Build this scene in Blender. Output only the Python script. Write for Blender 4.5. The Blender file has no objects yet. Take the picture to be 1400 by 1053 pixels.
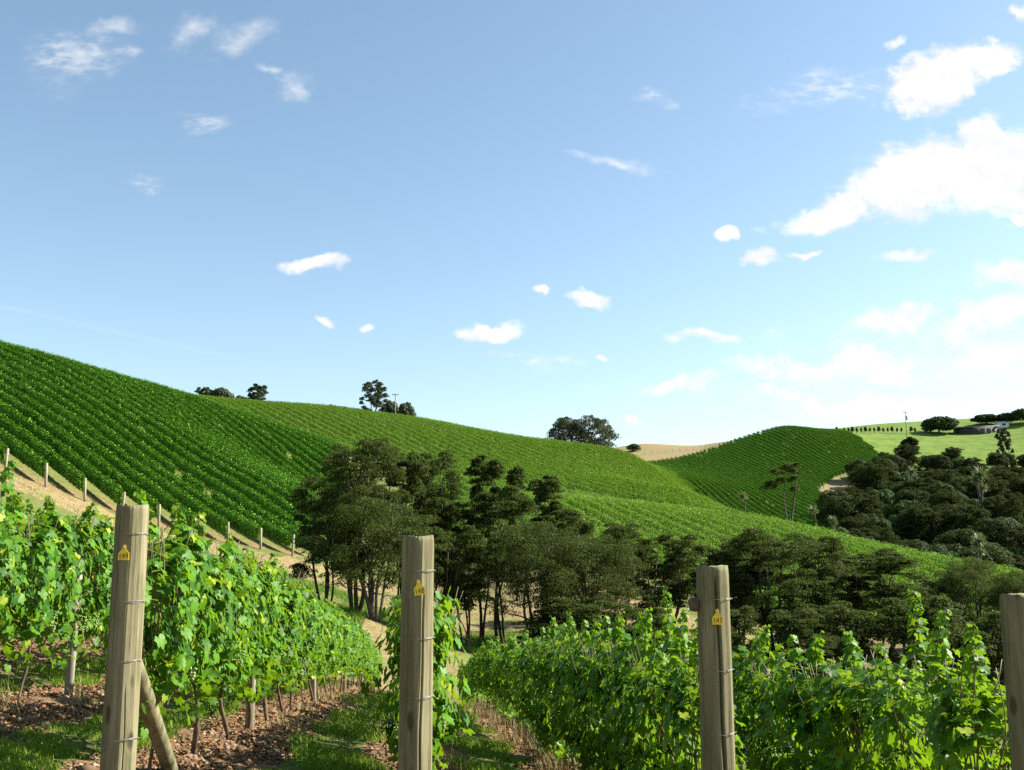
import bpy, math, random
import numpy as np
from mathutils import Vector, Matrix
R = math.radians
sc = bpy.context.scene
C = sc.collection

# ------------------------------------------------------------------ camera
PITCH = R(8.9); F = 1400.0; CX, CY = 700.0, 526.5
cam = bpy.data.objects.new('camera', bpy.data.cameras.new('camera')); C.objects.link(cam)
cam.location = (0, 0, 0); cam.rotation_euler = (math.pi/2 + PITCH, 0, 0)
cam.data.sensor_width = 36; cam.data.lens = 36*F/1400.0
cam.data.clip_start = .05; cam.data.clip_end = 6000
sc.camera = cam
sc.view_settings.view_transform = 'Standard'; sc.view_settings.look = 'None'
sc.view_settings.gamma = 1; sc.view_settings.exposure = 1.42
sc.cycles.max_bounces = 6; sc.cycles.diffuse_bounces = 1; sc.cycles.glossy_bounces = 2
sc.cycles.transmission_bounces = 2; sc.cycles.transparent_max_bounces = 8
sc.cycles.use_denoising = False
sc.cycles.caustics_reflective = False; sc.cycles.caustics_refractive = False

# ------------------------------------------------------------------ sun
SUN_EL, SUN_AZ = R(35), R(76)
sd = Vector((math.sin(SUN_AZ)*math.cos(SUN_EL), math.cos(SUN_AZ)*math.cos(SUN_EL), math.sin(SUN_EL)))
sun = bpy.data.objects.new('sun', bpy.data.lights.new('sun', 'SUN')); C.objects.link(sun)
sun.data.energy = 5.0; sun.data.angle = R(.53); sun.data.color = (1, .95, .84)
sun.rotation_euler = sd.to_track_quat('Z', 'Y').to_euler()

# ------------------------------------------------------------------ node helpers
class NT:
    def __init__(s, nt): s.nt = nt
    def n(s, t, **k):
        nd = s.nt.nodes.new(t)
        for a, v in k.items(): setattr(nd, a, v)
        return nd
    def l(s, a, b): s.nt.links.new(a, b)
    def put(s, inp, v):
        if isinstance(v, bpy.types.NodeSocket): s.l(v, inp)
        elif v is not None: inp.default_value = v
    def m(s, op, a, b=None, c=None, clamp=False):
        nd = s.n('ShaderNodeMath', operation=op, use_clamp=clamp)
        for i, v in enumerate((a, b, c)):
            if v is not None: s.put(nd.inputs[i], v)
        return nd.outputs[0]
    def mix(s, f, a, b, blend='MIX'):
        nd = s.n('ShaderNodeMix', data_type='RGBA', blend_type=blend)
        s.put(nd.inputs[0], f); s.put(nd.inputs[6], col(a)); s.put(nd.inputs[7], col(b))
        return nd.outputs[2]
    def ss(s, v, lo, hi, tlo=0., thi=1.):
        nd = s.n('ShaderNodeMapRange', interpolation_type='SMOOTHSTEP')
        s.put(nd.inputs[0], v)
        for i, x in zip((1, 2, 3, 4), (lo, hi, tlo, thi)): nd.inputs[i].default_value = x
        return nd.outputs[0]
    def noise(s, vec, scale, detail=4, rough=.55, out=0, dist=0):
        nd = s.n('ShaderNodeTexNoise'); s.put(nd.inputs['Vector'], vec)
        nd.inputs['Scale'].default_value = scale; nd.inputs['Detail'].default_value = detail
        nd.inputs['Roughness'].default_value = rough; nd.inputs['Distortion'].default_value = dist
        return nd.outputs[out]
    def mapv(s, vec, scale=(1, 1, 1), loc=(0, 0, 0), rot=(0, 0, 0), typ='POINT'):
        nd = s.n('ShaderNodeMapping', vector_type=typ); s.put(nd.inputs[0], vec)
        nd.inputs[1].default_value = loc; nd.inputs[2].default_value = rot; nd.inputs[3].default_value = scale
        return nd.outputs[0]
def col(c): return (*c, 1) if isinstance(c, tuple) and len(c) == 3 else c
def new_mat(name):
    m = bpy.data.materials.new(name); m.use_nodes = True
    t = NT(m.node_tree); p = m.node_tree.nodes['Principled BSDF']
    return m, t, p

# ------------------------------------------------------------------ sky and clouds
def px_dir(px, py):                     # direction of a spot of the sky (photo coordinates) in the world
    r, u = (px-CX)/F, (CY-py)/F
    return Vector((r, math.cos(PITCH)-u*math.sin(PITCH), math.sin(PITCH)+u*math.cos(PITCH)))
def build_sky():
    w = bpy.data.worlds.new('World'); sc.world = w; w.use_nodes = True
    t = NT(w.node_tree); bg = w.node_tree.nodes['Background']
    sk = t.n('ShaderNodeTexSky', sky_type='NISHITA', sun_disc=False)
    sk.sun_elevation = SUN_EL; sk.sun_rotation = SUN_AZ
    sk.air_density = 1.0; sk.dust_density = .65; sk.ozone_density = 1.4; sk.altitude = 60
    tc = t.n('ShaderNodeTexCoord')
    sx = t.n('ShaderNodeSeparateXYZ'); t.l(tc.outputs['Generated'], sx.inputs[0])
    y = t.m('MAXIMUM', sx.outputs[1], .02)
    cb = t.n('ShaderNodeCombineXYZ')
    t.l(t.m('DIVIDE', sx.outputs[0], y), cb.inputs[0]); t.l(t.m('DIVIDE', sx.outputs[2], y), cb.inputs[1])
    uv = cb.outputs[0]
    nz = t.noise(uv, 9, 9, .62)
    nz2 = t.noise(t.mapv(uv, (1, 1.5, 1), (3, 1, 0)), 34, 7, .65)
    nn = t.m('ADD', t.m('MULTIPLY', nz, .5), t.m('MULTIPLY', nz2, .5))
    # warp the lookup a little so that no outline is an ellipse
    wn = t.n('ShaderNodeTexNoise'); t.l(uv, wn.inputs['Vector']); wn.inputs['Scale'].default_value = 14; wn.inputs['Detail'].default_value = 5
    wsub = t.n('ShaderNodeVectorMath', operation='SUBTRACT'); t.l(wn.outputs['Color'], wsub.inputs[0]); wsub.inputs[1].default_value = (.5, .5, .5)
    wsc = t.n('ShaderNodeVectorMath', operation='SCALE'); t.l(wsub.outputs[0], wsc.inputs[0]); wsc.inputs['Scale'].default_value = .065
    wad = t.n('ShaderNodeVectorMath', operation='ADD'); t.l(uv, wad.inputs[0]); t.l(wsc.outputs[0], wad.inputs[1])
    wuv = wad.outputs[0]
    def blob(px, py, rx, ry, rot=0):
        d = px_dir(px, py); u, v = d.x/d.y, d.z/d.y
        nd = t.n('ShaderNodeMapping', vector_type='TEXTURE'); t.l(wuv, nd.inputs[0])
        nd.inputs[1].default_value = (u, v, 0); nd.inputs[2].default_value = (0, 0, R(rot))
        nd.inputs[3].default_value = (rx/F, ry/F, 1)
        sp = t.n('ShaderNodeVectorMath', operation='LENGTH')
        # flatten the unused third axis
        ml = t.n('ShaderNodeVectorMath', operation='MULTIPLY'); t.l(nd.outputs[0], ml.inputs[0]); ml.inputs[1].default_value = (1, 1, 0)
        t.l(ml.outputs[0], sp.inputs[0])
        return t.m('SUBTRACT', 1, sp.outputs['Value'])
    def chain(L):
        v = None
        for b in L:
            x = blob(*b); v = x if v is None else t.m('MAXIMUM', v, x)
        return v
    solid = chain([(1290, 105, 110, 52, 28), (1350, 80, 80, 50, 20), (1270, 240, 185, 72, 20), (1345, 235, 120, 85, 10), (1130, 292, 100, 30, 14),
                   (1330, 190, 60, 50, 30), (1004, 318, 26, 15, 10), (1046, 357, 40, 22, 12), (1385, 378, 100, 26, 8), (1400, 288, 26, 14, 0),
                   (668, 445, 62, 23, 0), (806, 407, 46, 19, 0), (737, 407, 17, 11, 0), (424, 359, 68, 20, 4)])
    soft = chain([(1245, 352, 58, 13, 12), (1160, 500, 190, 30, 2), (1220, 440, 110, 28, 14), (1380, 425, 110, 38, 16), (1180, 545, 190, 19, 0), (1370, 496, 120, 44, 6), (1330, 440, 70, 20, 10),
                  (958, 459, 66, 16, 3), (925, 526, 78, 15, -4), (502, 432, 17, 11, 0), (440, 437, 18, 9, 0), (828, 480, 14, 9, 0),
                  (1100, 348, 30, 7, 5), (870, 565, 30, 8, 0), (1400, 12, 30, 16, 0), (1235, 62, 20, 10, 0)])
    wisp = chain([(842, 227, 85, 15, 0), (325, 48, 80, 48, 8), (255, 48, 70, 26, 30), (405, 128, 48, 28, -35), (365, 98, 30, 14, -20), (182, 74, 34, 18, 0), (120, 75, 55, 42, -20), (150, 35, 60, 20, 10)])
    faint = chain([(110, 80, 110, 70, 0), (280, 168, 55, 20, -14), (195, 255, 40, 26, 0), (1120, 130, 160, 34, 12), (900, 132, 50, 16, 0), (740, 490, 90, 16, 0),
                   (1260, 480, 300, 75, 0), (1150, 545, 300, 40, 0), (1050, 455, 40, 12, 0)])
    k = t.m('SUBTRACT', nn, .5)
    def dens(mask, amp, lo, hi): return t.ss(t.m('ADD', mask, t.m('MULTIPLY', k, amp)), lo, hi)
    dS = dens(solid, 2.2, .08, .62); dF = dens(soft, 2.4, .05, .8); dW = dens(wisp, 3.2, .10, 1.5)
    # mottled cirrus ripples
    rp = t.noise(t.mapv(uv, (1.2, 3.2, 1), (0, 0, 0), (0, 0, R(-50))), 42, 3, .6)
    dC = t.m('MULTIPLY', dens(faint, 1.6, .05, 1.0), t.ss(rp, .40, .66, .15, 1.))
    d = t.m('MAXIMUM', dS, t.m('MULTIPLY', dF, .9)); d = t.m('MAXIMUM', d, t.m('MULTIPLY', dC, .5)); d = t.m('MAXIMUM', d, t.m('MULTIPLY', dW, .62))
    # the old vapour trail over the left hill: distance to a great circle
    a, b = px_dir(0, 418).normalized(), px_dir(520, 534).normalized(); nrm = a.cross(b).normalized()
    dp = t.n('ShaderNodeVectorMath', operation='DOT_PRODUCT'); t.l(tc.outputs['Generated'], dp.inputs[0]); dp.inputs[1].default_value = nrm
    tr = t.ss(t.m('ABSOLUTE', dp.outputs['Value']), .0012, .0030, 1., 0.)
    tr = t.m('MULTIPLY', tr, t.ss(cb.outputs[0] and t.m('DIVIDE', sx.outputs[0], y), -.16, -.42))
    d = t.m('MAXIMUM', d, t.m('MULTIPLY', tr, .07))
    d = t.m('MULTIPLY', d, t.m('GREATER_THAN', sx.outputs[1], .05))
    # cloud colour: bright with soft greyish undersides
    nu = t.noise(t.mapv(uv, (1, 1, 1), (0, .012, 0)), 9, 9, .62)
    shade = t.ss(t.m('SUBTRACT', nu, nz), -.06, .05, 0., 1.)
    cc = t.mix(t.m('MULTIPLY', shade, .8), CLOUD_HI, CLOUD_LO)
    hs = t.n('ShaderNodeHueSaturation'); hs.inputs['Saturation'].default_value = SKY_SAT
    hs.inputs['Value'].default_value = 1.0; hs.inputs['Hue'].default_value = .489; t.l(sk.outputs[0], hs.inputs['Color'])
    t.l(t.mix(d, hs.outputs[0], cc), bg.inputs[0]); bg.inputs[1].default_value = SKY_STR
SKY_STR = .078; SKY_SAT = .95
CLOUD_HI, CLOUD_LO = (5.8, 5.7, 5.6), (4.3, 4.4, 4.55)
build_sky()

# ------------------------------------------------------------------ terrain
def P3(px, py, d):                      # world point on the sight line through a photo spot, at distance d along +Y
    v = px_dir(px, py); return (v.x/v.y*d, d, v.z/v.y*d)
CP = [  # measured spots of the ground: (x, y, z)
 (0,0,-1.3),(0,-8,-.6),(-5,0,-.5),(6,0,-2.3),(12,-8,-2.5),(-12,0,.6),
 (-2.34,6.3,-1.5),(1.23,6.3,-2.1),(3.1,6.3,-2.35),(-2.77,11.1,-1.95),(-3.37,17.9,-2.65),(-3.9,25.2,-3.5),(.63,12.9,-2.75),(-.1,21.3,-3.68),
 (-2.2,40,-6.2),(-5.7,44,-5.9),(2,30,-4.9),(8,12,-3.6),(10,25,-5.6),(9,44,-7.2),(18,44,-8.6),(25,20,-6.5),(40,30,-10),(40,60,-11),
 (-4.6,11.45,-1.64),(-6.66,14.5,-1.48),(-10,20,-1.0),(-12,8,.2),(-20,40,.2),(-12,35,-2.6),(-22,20,2.6),(-35,40,5.5),(-40,60,6.5)]
CP += [P3(*a) for a in [
 # track and headland of the left hill
 (0,650,70),(150,712,76),(300,760,80),(405,762,88),(10,648,75),(-300,560,66),(410,800,74),(470,850,62),(530,872,54),
 # hollow with the trees
 (500,842,58),(600,885,60),(690,890,60),(680,830,80),(640,815,90),(1040,885,76),(1180,890,74),(900,865,72),(800,880,66),(1300,890,70),
 # left hill
 (0,487,136),(120,519,138),(240,551,141),(350,587,148),(450,621,152),(-300,408,132),(-300,470,100),
 (480,705,128),(-100,450,150),(-100,480,175),(200,575,180),(330,600,190),(560,800,97),
 # middle hillside, lower field
 (700,700,125),(760,760,96),(850,745,112),(600,700,135),(1000,800,98),(1200,858,88),(950,850,84),(780,686,165),(880,703,156),(990,718,148),(1080,732,140),(1200,764,124),(1300,787,114),(1390,806,108),(1550,855,100),
 # middle hillside, upper field
 (780,680,172),(870,696,165),(980,711,158),(620,640,200),(500,572,260),(570,580,262),(700,606,262),(800,621,258),(860,629,250),(450,564,266),(370,561,272),(200,545,280),(500,610,210),(960,692,185),(1060,729,155),
 (700,640,350),(400,620,380),(900,680,400),
 # far field, its gully, the paddock
 (870,640,292),(1080,722,245),(1080,768,190),(960,690,250),(975,676,262),(1000,612,345),(1080,589,362),(1140,593,382),(1110,662,300),(1200,625,350),(1250,591,400),(1330,592,400),(1400,582,400),(1300,615,365),(1400,605,370),(1500,560,420),
 (940,610,360),(880,614,380),(1080,600,480),(1300,620,520),(1550,620,520),
 # forest slope
 (1220,645,330),(1400,645,325),(1250,725,232),(1350,775,190),(1200,800,170),(1390,848,150),(1600,800,180),(1600,700,300),
]]
CP += [(-300,0,60),(-300,200,70),(-200,400,55),(-60,500,15),(100,600,10),(300,600,20),(300,200,10),(250,0,-20),(100,-60,-12),(-80,-60,15),
       (-700,500,30),(0,1500,-20),(800,1500,-20),(-800,1500,-20),(900,300,0),(120,60,-14)]
for k_, px_, y_ in [(2,60,611),(4,60,575),(6,60,547),(8,60,523),(10,60,504),(12,60,487),(5,260,698),(6,260,679),(8,260,652),(10,260,622),(12,260,598),(8,340,700),(10,360,680),(12,380,664)]:
    q_ = (px_-CX)/F*1.0; a_, b_ = -37+2.31*k_, 75+1.625*k_; s_ = (a_-q_*b_)/(.516*q_+.857)        # measured crests of single rows
    d_ = b_+.516*s_; t_ = P3(px_, y_, d_); CP.append((a_-.857*s_, d_, t_[2]-1.75))
CP = np.array(CP, float)
def _k(r2): return np.where(r2 > 1e-9, .5*r2*np.log(np.maximum(r2, 1e-9)), 0)
def _fit():
    S = .01; p = CP[:, :2]*S; n = len(p)
    K = _k(((p[:, None]-p[None])**2).sum(2)) + np.eye(n)*2e-6
    Pm = np.c_[np.ones(n), p]; A = np.zeros((n+3, n+3)); A[:n, :n] = K; A[:n, n:] = Pm; A[n:, :n] = Pm.T
    return np.linalg.solve(A, np.r_[CP[:, 2], 0, 0, 0]), p, S
_w, _p, _S = _fit()
def GZ(x, y):
    x = np.atleast_1d(np.asarray(x, float)); y = np.atleast_1d(np.asarray(y, float)); out = np.empty(x.shape)
    xf, yf, of = x.ravel(), y.ravel(), out.ravel()
    for i in range(0, len(xf), 20000):
        q = np.c_[xf[i:i+20000], yf[i:i+20000]]*_S
        d = ((q[:, None]-_p[None])**2).sum(2)
        of[i:i+20000] = _k(d)@_w[:len(_p)] + _w[len(_p)] + q@_w[len(_p)+1:]
    return of.reshape(x.shape)
def gz(x, y): return float(GZ(x, y)[0])
def XY(px, d): return ((px-CX)/F*d/math.cos(PITCH)*1.0, d)          # a ground spot seen in column px (fine near the horizon)
def in_poly(x, y, poly):
    c = np.zeros(np.shape(x), bool); n = len(poly)
    for i in range(n):
        x1, y1 = poly[i]; x2, y2 = poly[(i+1) % n]
        k = ((y1 > y) != (y2 > y))
        with np.errstate(all='ignore'): c ^= k & (x < (x2-x1)*(y-y1)/(y2-y1+1e-12)+x1)
    return c
H0 = np.array([-37., 75.]); HS = np.array([2.31, 1.625]); UA = np.array([-.857, .516])
def hk(k): return tuple(H0+HS*k)
POLY_A = [hk(-9), hk(8.6), XY(440, 97), XY(478, 104), XY(492, 128), XY(478, 150), XY(462, 160), (-30, 172), (-46, 160), (-75, 152), (-120, 146), (-125, 90)]
POLY_B = [XY(465, 172), XY(560, 168), XY(780, 174), XY(880, 165), XY(1000, 154), XY(1078, 150), XY(1045, 185), XY(960, 250), XY(885, 284), XY(858, 258), XY(700, 270), XY(570, 272), XY(450, 276), XY(350, 284), (-120, 290), (-95, 200), (-45, 176)]
POLY_C = [XY(560, 112), XY(560, 160), XY(780, 168), XY(880, 157), XY(1000, 147), XY(1080, 141), XY(1200, 129), XY(1300, 119), XY(1390, 113), XY(1520, 106), XY(1540, 84), XY(1300, 84), XY(1150, 84), XY(1000, 88), XY(900, 91), XY(780, 92), XY(700, 97), XY(620, 104)]
POLY_D = [XY(874, 282), XY(885, 306), XY(1000, 352), XY(1080, 370), XY(1140, 390), XY(1196, 352), XY(1190, 336), XY(1135, 309), XY(1112, 290), XY(1128, 240), XY(1085, 222), XY(975, 246)]
MEADOW = [XY(1140, 392), XY(1198, 352), XY(1210, 330), XY(1500, 322), XY(1600, 500), XY(1100, 520)]
TRACK = [(-80, 60), hk(-9), hk(9.6), (-8, 98), XY(640, 103), XY(760, 90), XY(900, 88), XY(1100, 82), XY(1300, 82), XY(1300, 74), XY(1000, 70), XY(800, 72), XY(600, 66), XY(545, 70), XY(480, 77), XY(400, 79), XY(300, 75), XY(150, 69), XY(0, 64), (-55, 50)]
PATHN = [(-7, 44), (-1.2, 44), (1, 52), (-4.5, 60), (-8, 58)]
DRY = [XY(800, 262), XY(862, 262), XY(876, 256), XY(868, 290), XY(1000, 356), XY(1060, 372), XY(1000, 450), XY(780, 450), XY(740, 300)]
PATCH = [XY(1100, 302), XY(1150, 312), XY(1162, 300), XY(1140, 270), XY(1128, 262), XY(1112, 286)]
ROWX = lambda n, y: -2.34 + (149-n)*1.8 - .0886*(np.asarray(y)-6.3)     # middle of vine row n at distance y
YEND = lambda n: 44 - .9*max(0, n-149) if n <= 149 else 44
def row_dist(x, y):
    c = (x+.0886*(y-6.3)+2.34)/1.8
    return np.abs(c-np.round(c))*1.8
rs = np.random.RandomState(7)
_ph = rs.rand(24, 4)
def wob(x, y, s):                       # smooth pseudo noise, about -1..1
    v = 0
    for i in range(8):
        a = _ph[i, 0]*6.283; v = v+np.sin((x*math.cos(a)+y*math.sin(a))*s*(1+.9*_ph[i, 1])+_ph[i, 2]*6.283)
    return v/3.2
def mesh_from(name, v, f, mat=None, parent=None, smooth=False, nper=3, link=True):
    v = np.asarray(v, np.float32); f = np.asarray(f, np.int32)
    me = bpy.data.meshes.new(name); me.vertices.add(len(v)); me.vertices.foreach_set('co', v.ravel())
    me.loops.add(f.size); me.loops.foreach_set('vertex_index', f.ravel())
    me.polygons.add(len(f)); me.polygons.foreach_set('loop_start', np.arange(0, f.size, nper, dtype=np.int32))
    me.polygons.foreach_set('loop_total', np.full(len(f), nper, np.int32))
    if smooth: me.polygons.foreach_set('use_smooth', np.ones(len(f), bool))
    me.update(calc_edges=True)
    for m_ in (mat if isinstance(mat, (list, tuple)) else [mat] if mat else []): me.materials.append(m_)
    o = bpy.data.objects.new(name, me)
    if link: C.objects.link(o)
    if parent: o.parent = parent
    return o
def tag(o, label=None, cat=None, group=None, kind=None):
    for k, v in (('label', label), ('category', cat), ('group', group), ('kind', kind)):
        if v: o[k] = v
    return o
def empty(name, loc, rz=0, **k):
    o = bpy.data.objects.new(name, None); C.objects.link(o); o.location = loc; o.rotation_euler = (0, 0, rz); o.empty_display_size = .1
    return tag(o, **k)
def copy_thing(root, loc, rz=None, scale=None, label=None, group=None, skip=()):
    r = root.copy(); C.objects.link(r); r.location = loc
    if rz is not None: r.rotation_euler = (0, 0, rz)
    if scale is not None: r.scale = scale
    if label: r['label'] = label
    if group: r['group'] = group
    for ch in root.children:
        if ch.name.split('.')[0] in skip: continue
        c = ch.copy(); C.objects.link(c); c.parent = r
        for g in ch.children:
            d = g.copy(); C.objects.link(d); d.parent = c
    return r
def ordn(n): return '%d%s' % (n, 'th' if 10 <= n % 100 <= 20 else {1: 'st', 2: 'nd', 3: 'rd'}.get(n % 10, 'th'))

def ground_material():
    m, t, p = new_mat('ground_mat'); geo = t.n('ShaderNodeNewGeometry'); pos = geo.outputs['Position']
    at = t.n('ShaderNodeAttribute', attribute_name='zone'); sp = t.n('ShaderNodeSeparateColor'); t.l(at.outputs['Color'], sp.inputs[0])
    n1 = t.noise(pos, 2.2, 8, .65); n2 = t.noise(pos, 14, 6, .7); n3 = t.noise(pos, .25, 6, .6); n4 = t.noise(pos, 60, 4, .7)
    grass = t.mix(t.ss(n1, .35, .7), (.05, .10, .014), (.13, .17, .035))
    grass = t.mix(t.ss(n2, .42, .68), grass, (.22, .17, .07))
    straw = t.mix(t.ss(n1, .3, .72), (.20, .145, .066), (.31, .235, .115)); straw = t.mix(t.ss(n3, .50, .66, 0, .75), straw, (.17, .21, .05))
    straw = t.mix(t.ss(n2, .5, .8, 0, .6), straw, (.15, .10, .05))
    soil = t.mix(t.ss(n2, .3, .7), (.115, .066, .032), (.27, .165, .085)); soil = t.mix(t.ss(n4, .45, .72), soil, (.38, .26, .15))
    lush = t.mix(t.ss(n3, .36, .62), (.075, .150, .012), (.135, .205, .020)); lush = t.mix(t.ss(n1, .4, .8, 0, .4), lush, (.22, .22, .06))
    w = t.m('MULTIPLY', t.m('SUBTRACT', t.m('ADD', t.m('MULTIPLY', n1, .5), t.m('MULTIPLY', n2, .5)), .5), 1.5)
    def k(ch): return t.ss(t.m('ADD', sp.outputs[ch], w), .35, .65)
    c = t.mix(k(1), grass, straw); c = t.mix(k(2), c, lush); c = t.mix(k(0), c, soil)
    t.l(c, p.inputs['Base Color']); p.inputs['Roughness'].default_value = .95; p.inputs['Specular IOR Level'].default_value = .15
    b = t.n('ShaderNodeBump'); b.inputs['Strength'].default_value = .9; b.inputs['Distance'].default_value = .05
    t.l(t.m('ADD', n2, t.m('MULTIPLY', n4, .5)), b.inputs['Height']); t.l(b.outputs[0], p.inputs['Normal'])
    return m
def build_ground():
    def axis(lo, hi, step, a, b, g=1.12):
        v = list(np.arange(lo, hi, step)); s = step; x = v[-1]
        while x < b: s *= g; x += s; v.append(x)
        s = step; x = lo
        while x > a: s *= g; x -= s; v.insert(0, x)
        return np.array(v)
    xs = axis(-11, 7, .12, -900, 900, 1.05); ys = axis(4.5, 30, .12, -60, 1500, 1.03)
    X, Y = np.meshgrid(xs, ys); Z = GZ(X, Y)
    near = (Y < 46)
    rd = row_dist(X, Y); Z = Z+np.where(near, .05*np.exp(-(rd/.32)**2), 0) + np.where(Y < 60, .018*wob(X, Y, 3.1)+.010*wob(X, Y, 9.7), 0)
    x, y = X.ravel(), Y.ravel(); xw = x+wob(x, y, .35)*1.1; yw = y+wob(y, x, .31)*1.1
    r = np.where((y < 44.5) & (y > -5), np.clip(1.15-(row_dist(x, y)-.36)/.36, 0, 1), 0)
    aa = (y-H0[1])*.8-(x-H0[0])*.57; sA = ((x-H0[0])*(-HS[1])+(y-H0[1])*HS[0])/2.82; r = np.where(in_poly(x, y, POLY_A), np.clip(.62-sA/14, .1, .95), r); r = np.where(in_poly(x, y, POLY_C), .3, r)
    g = in_poly(xw, yw, TRACK)*.95+in_poly(xw, yw, PATHN)*.6+in_poly(xw, yw, DRY)*1.+in_poly(x, y, PATCH)*.8
    far_strip = in_poly(x, y, POLY_C) | in_poly(x, y, POLY_B) | in_poly(x, y, POLY_D)
    g = np.where(far_strip, .15, g)
    b = in_poly(xw, yw, MEADOW)*1.
    nx, ny = len(xs), len(ys)
    i = np.arange(nx*ny).reshape(ny, nx); f = np.stack([i[:-1, :-1], i[:-1, 1:], i[1:, 1:], i[1:, :-1]], -1).reshape(-1, 4)
    o = mesh_from('ground', np.stack([X, Y, Z], -1).reshape(-1, 3), f, ground_material(), smooth=True, nper=4)
    at = o.data.color_attributes.new('zone', 'FLOAT_COLOR', 'POINT')
    at.data.foreach_set('color', np.stack([np.clip(r, 0, 1), np.clip(g, 0, 1), b, np.ones_like(b)], -1).astype(np.float32).ravel())
    o['kind'] = 'structure'
    return o
ground = build_ground()

# ------------------------------------------------------------------ leaves
def leaf_material(name, c1, c2, tint=(.32, .55, .05), trans=.42, rough=.42, spec=.5, obj_var=.0, back=None, hue=None):
    m, t, p = new_mat(name); geo = t.n('ShaderNodeNewGeometry'); oi = t.n('ShaderNodeObjectInfo')
    rnd = geo.outputs['Random Per Island']
    c = t.mix(rnd, c1, c2)
    if hue: c = t.mix(t.ss(rnd, .93, .97), c, hue)
    if obj_var:
        c = t.mix(t.m('MULTIPLY', oi.outputs['Random'], obj_var), c, t.mix(.75, c, (.012, .02, .008)))
    if back: c = t.mix(t.m('MULTIPLY', geo.outputs['Backfacing'], .8), c, back)
    t.l(c, p.inputs['Base Color']); p.inputs['Roughness'].default_value = rough; p.inputs['Specular IOR Level'].default_value = spec
    tr = t.n('ShaderNodeBsdfTranslucent'); t.l(t.mix(.55, c, tint), tr.inputs['Color'])
    mx = t.n('ShaderNodeMixShader'); mx.inputs[0].default_value = trans
    t.l(p.outputs[0], mx.inputs[1]); t.l(tr.outputs[0], mx.inputs[2])
    t.l(mx.outputs[0], m.node_tree.nodes['Material Output'].inputs[0])
    return m
def tpl_vine():                         # lobed grape leaf, unit size, petiole at the origin, tip along +Y, folded on its midrib
    a = [0, 14, 24, 38, 50, 62, 76, 88, 104, 120, 140, 158, 172]; r = [1.0, .84, .62, .80, .92, .80, .60, .66, .78, .68, .70, .52, .26]
    pts = [(rr*math.sin(R(q)), rr*math.cos(R(q))) for q, rr in zip(a, r)]
    pts = pts+[(-x, y) for x, y in reversed(pts[1:])]
    v = [(0, .05, 0)]+[(x, y, .22*abs(x)-.22*(x*x+y*y)+.05*math.sin(7*x+3*y)) for x, y in pts]; n = len(pts)
    f = [(0, 1+(i+1) % n, 1+i) for i in range(n) if i != n//2]
    v = np.array(v)*.5; v[:, 1] -= .15
    return v, np.array(f)
TPL_HEX = (np.array([(0, -.5, 0), (.42, -.15, .12), (.30, .3, .05), (0, .55, -.12), (-.30, .3, .05), (-.42, -.15, .12), (0, 0, -.02)]),
           np.array([(6, 0, 1), (6, 1, 2), (6, 2, 3), (6, 3, 4), (6, 4, 5), (6, 5, 0)]))
TPL_DIA = (np.array([(0, -.5, 0), (.42, 0, .14), (0, .5, 0), (-.42, 0, .14)]), np.array([(0, 1, 2), (0, 2, 3)]))
def tpl_tuft(k=4, seed=1, w=.16, L=.55):
    r = np.random.RandomState(seed); v = []; f = []
    for i in range(k):
        d = r.randn(3); d /= np.linalg.norm(d); d[2] *= .6; s = np.cross(d, r.randn(3)); s /= np.linalg.norm(s)
        b = len(v); v += [-s*w*.4, s*w*.4, d*L*.6+s*w, d*L*1.0, d*L*.6-s*w]; f += [(b, b+1, b+2), (b, b+2, b+4), (b+4, b+2, b+3)]
    return np.array(v), np.array(f)
TPL_TUFT = tpl_tuft()
def scatter(pos, nrm, tip, size, tpl):
    nrm = nrm/np.linalg.norm(nrm, axis=1, keepdims=True); tip = tip-(tip*nrm).sum(1, keepdims=True)*nrm
    tip /= np.linalg.norm(tip, axis=1, keepdims=True)+1e-9; side = np.cross(tip, nrm)
    tv, tf = tpl; v = pos[:, None]+size[:, None, None]*(tv[None, :, 0:1]*side[:, None]+tv[None, :, 1:2]*tip[:, None]+tv[None, :, 2:3]*nrm[:, None])
    f = tf[None]+(np.arange(len(pos))*len(tv))[:, None, None]
    return v.reshape(-1, 3), f.reshape(-1, 3)
def tube(path, rad, n=7, cap=True):
    path = np.asarray(path, float); V = []; Fq = []
    up = np.array([.31, .2, .93])
    for i, p in enumerate(path):
        t_ = path[min(i+1, len(path)-1)]-path[max(i-1, 0)]; t_ /= np.linalg.norm(t_)+1e-9
        a = np.cross(t_, up if abs(t_@up) < .95 else np.array([1., 0, 0])); a /= np.linalg.norm(a); b = np.cross(t_, a)
        r_ = rad[i] if hasattr(rad, '__len__') else rad
        V += [p+r_*(math.cos(q)*a+math.sin(q)*b) for q in np.linspace(0, 2*math.pi, n, endpoint=False)]
    for i in range(len(path)-1):
        for j in range(n):
            a_, b_, c_, d_ = i*n+j, i*n+(j+1) % n, (i+1)*n+(j+1) % n, (i+1)*n+j
            Fq += [(a_, b_, c_), (a_, c_, d_)]
    if cap:
        k = len(V); V += [path[0], path[-1]]; e = (len(path)-1)*n
        for j in range(n): Fq += [(k, (j+1) % n, j), (k+1, e+j, e+(j+1) % n)]
    return np.array(V), np.array(Fq)
def join(parts):
    V, Fq, o = [], [], 0
    for v, f in parts: V.append(v); Fq.append(np.asarray(f)+o); o += len(v)
    return np.concatenate(V), np.concatenate(Fq)
M_VINE = leaf_material('vine_leaf_near', (.018, .078, .003), (.100, .245, .008), (.42, .68, .01), .30, .5, .22, hue=(.26, .32, .02), back=(.09, .20, .02))
M_ROWA = leaf_material('vine_leaf_left_hill', (.075, .205, .014), (.130, .32, .028), (.34, .52, .02), .06, .55, .15)
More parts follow.
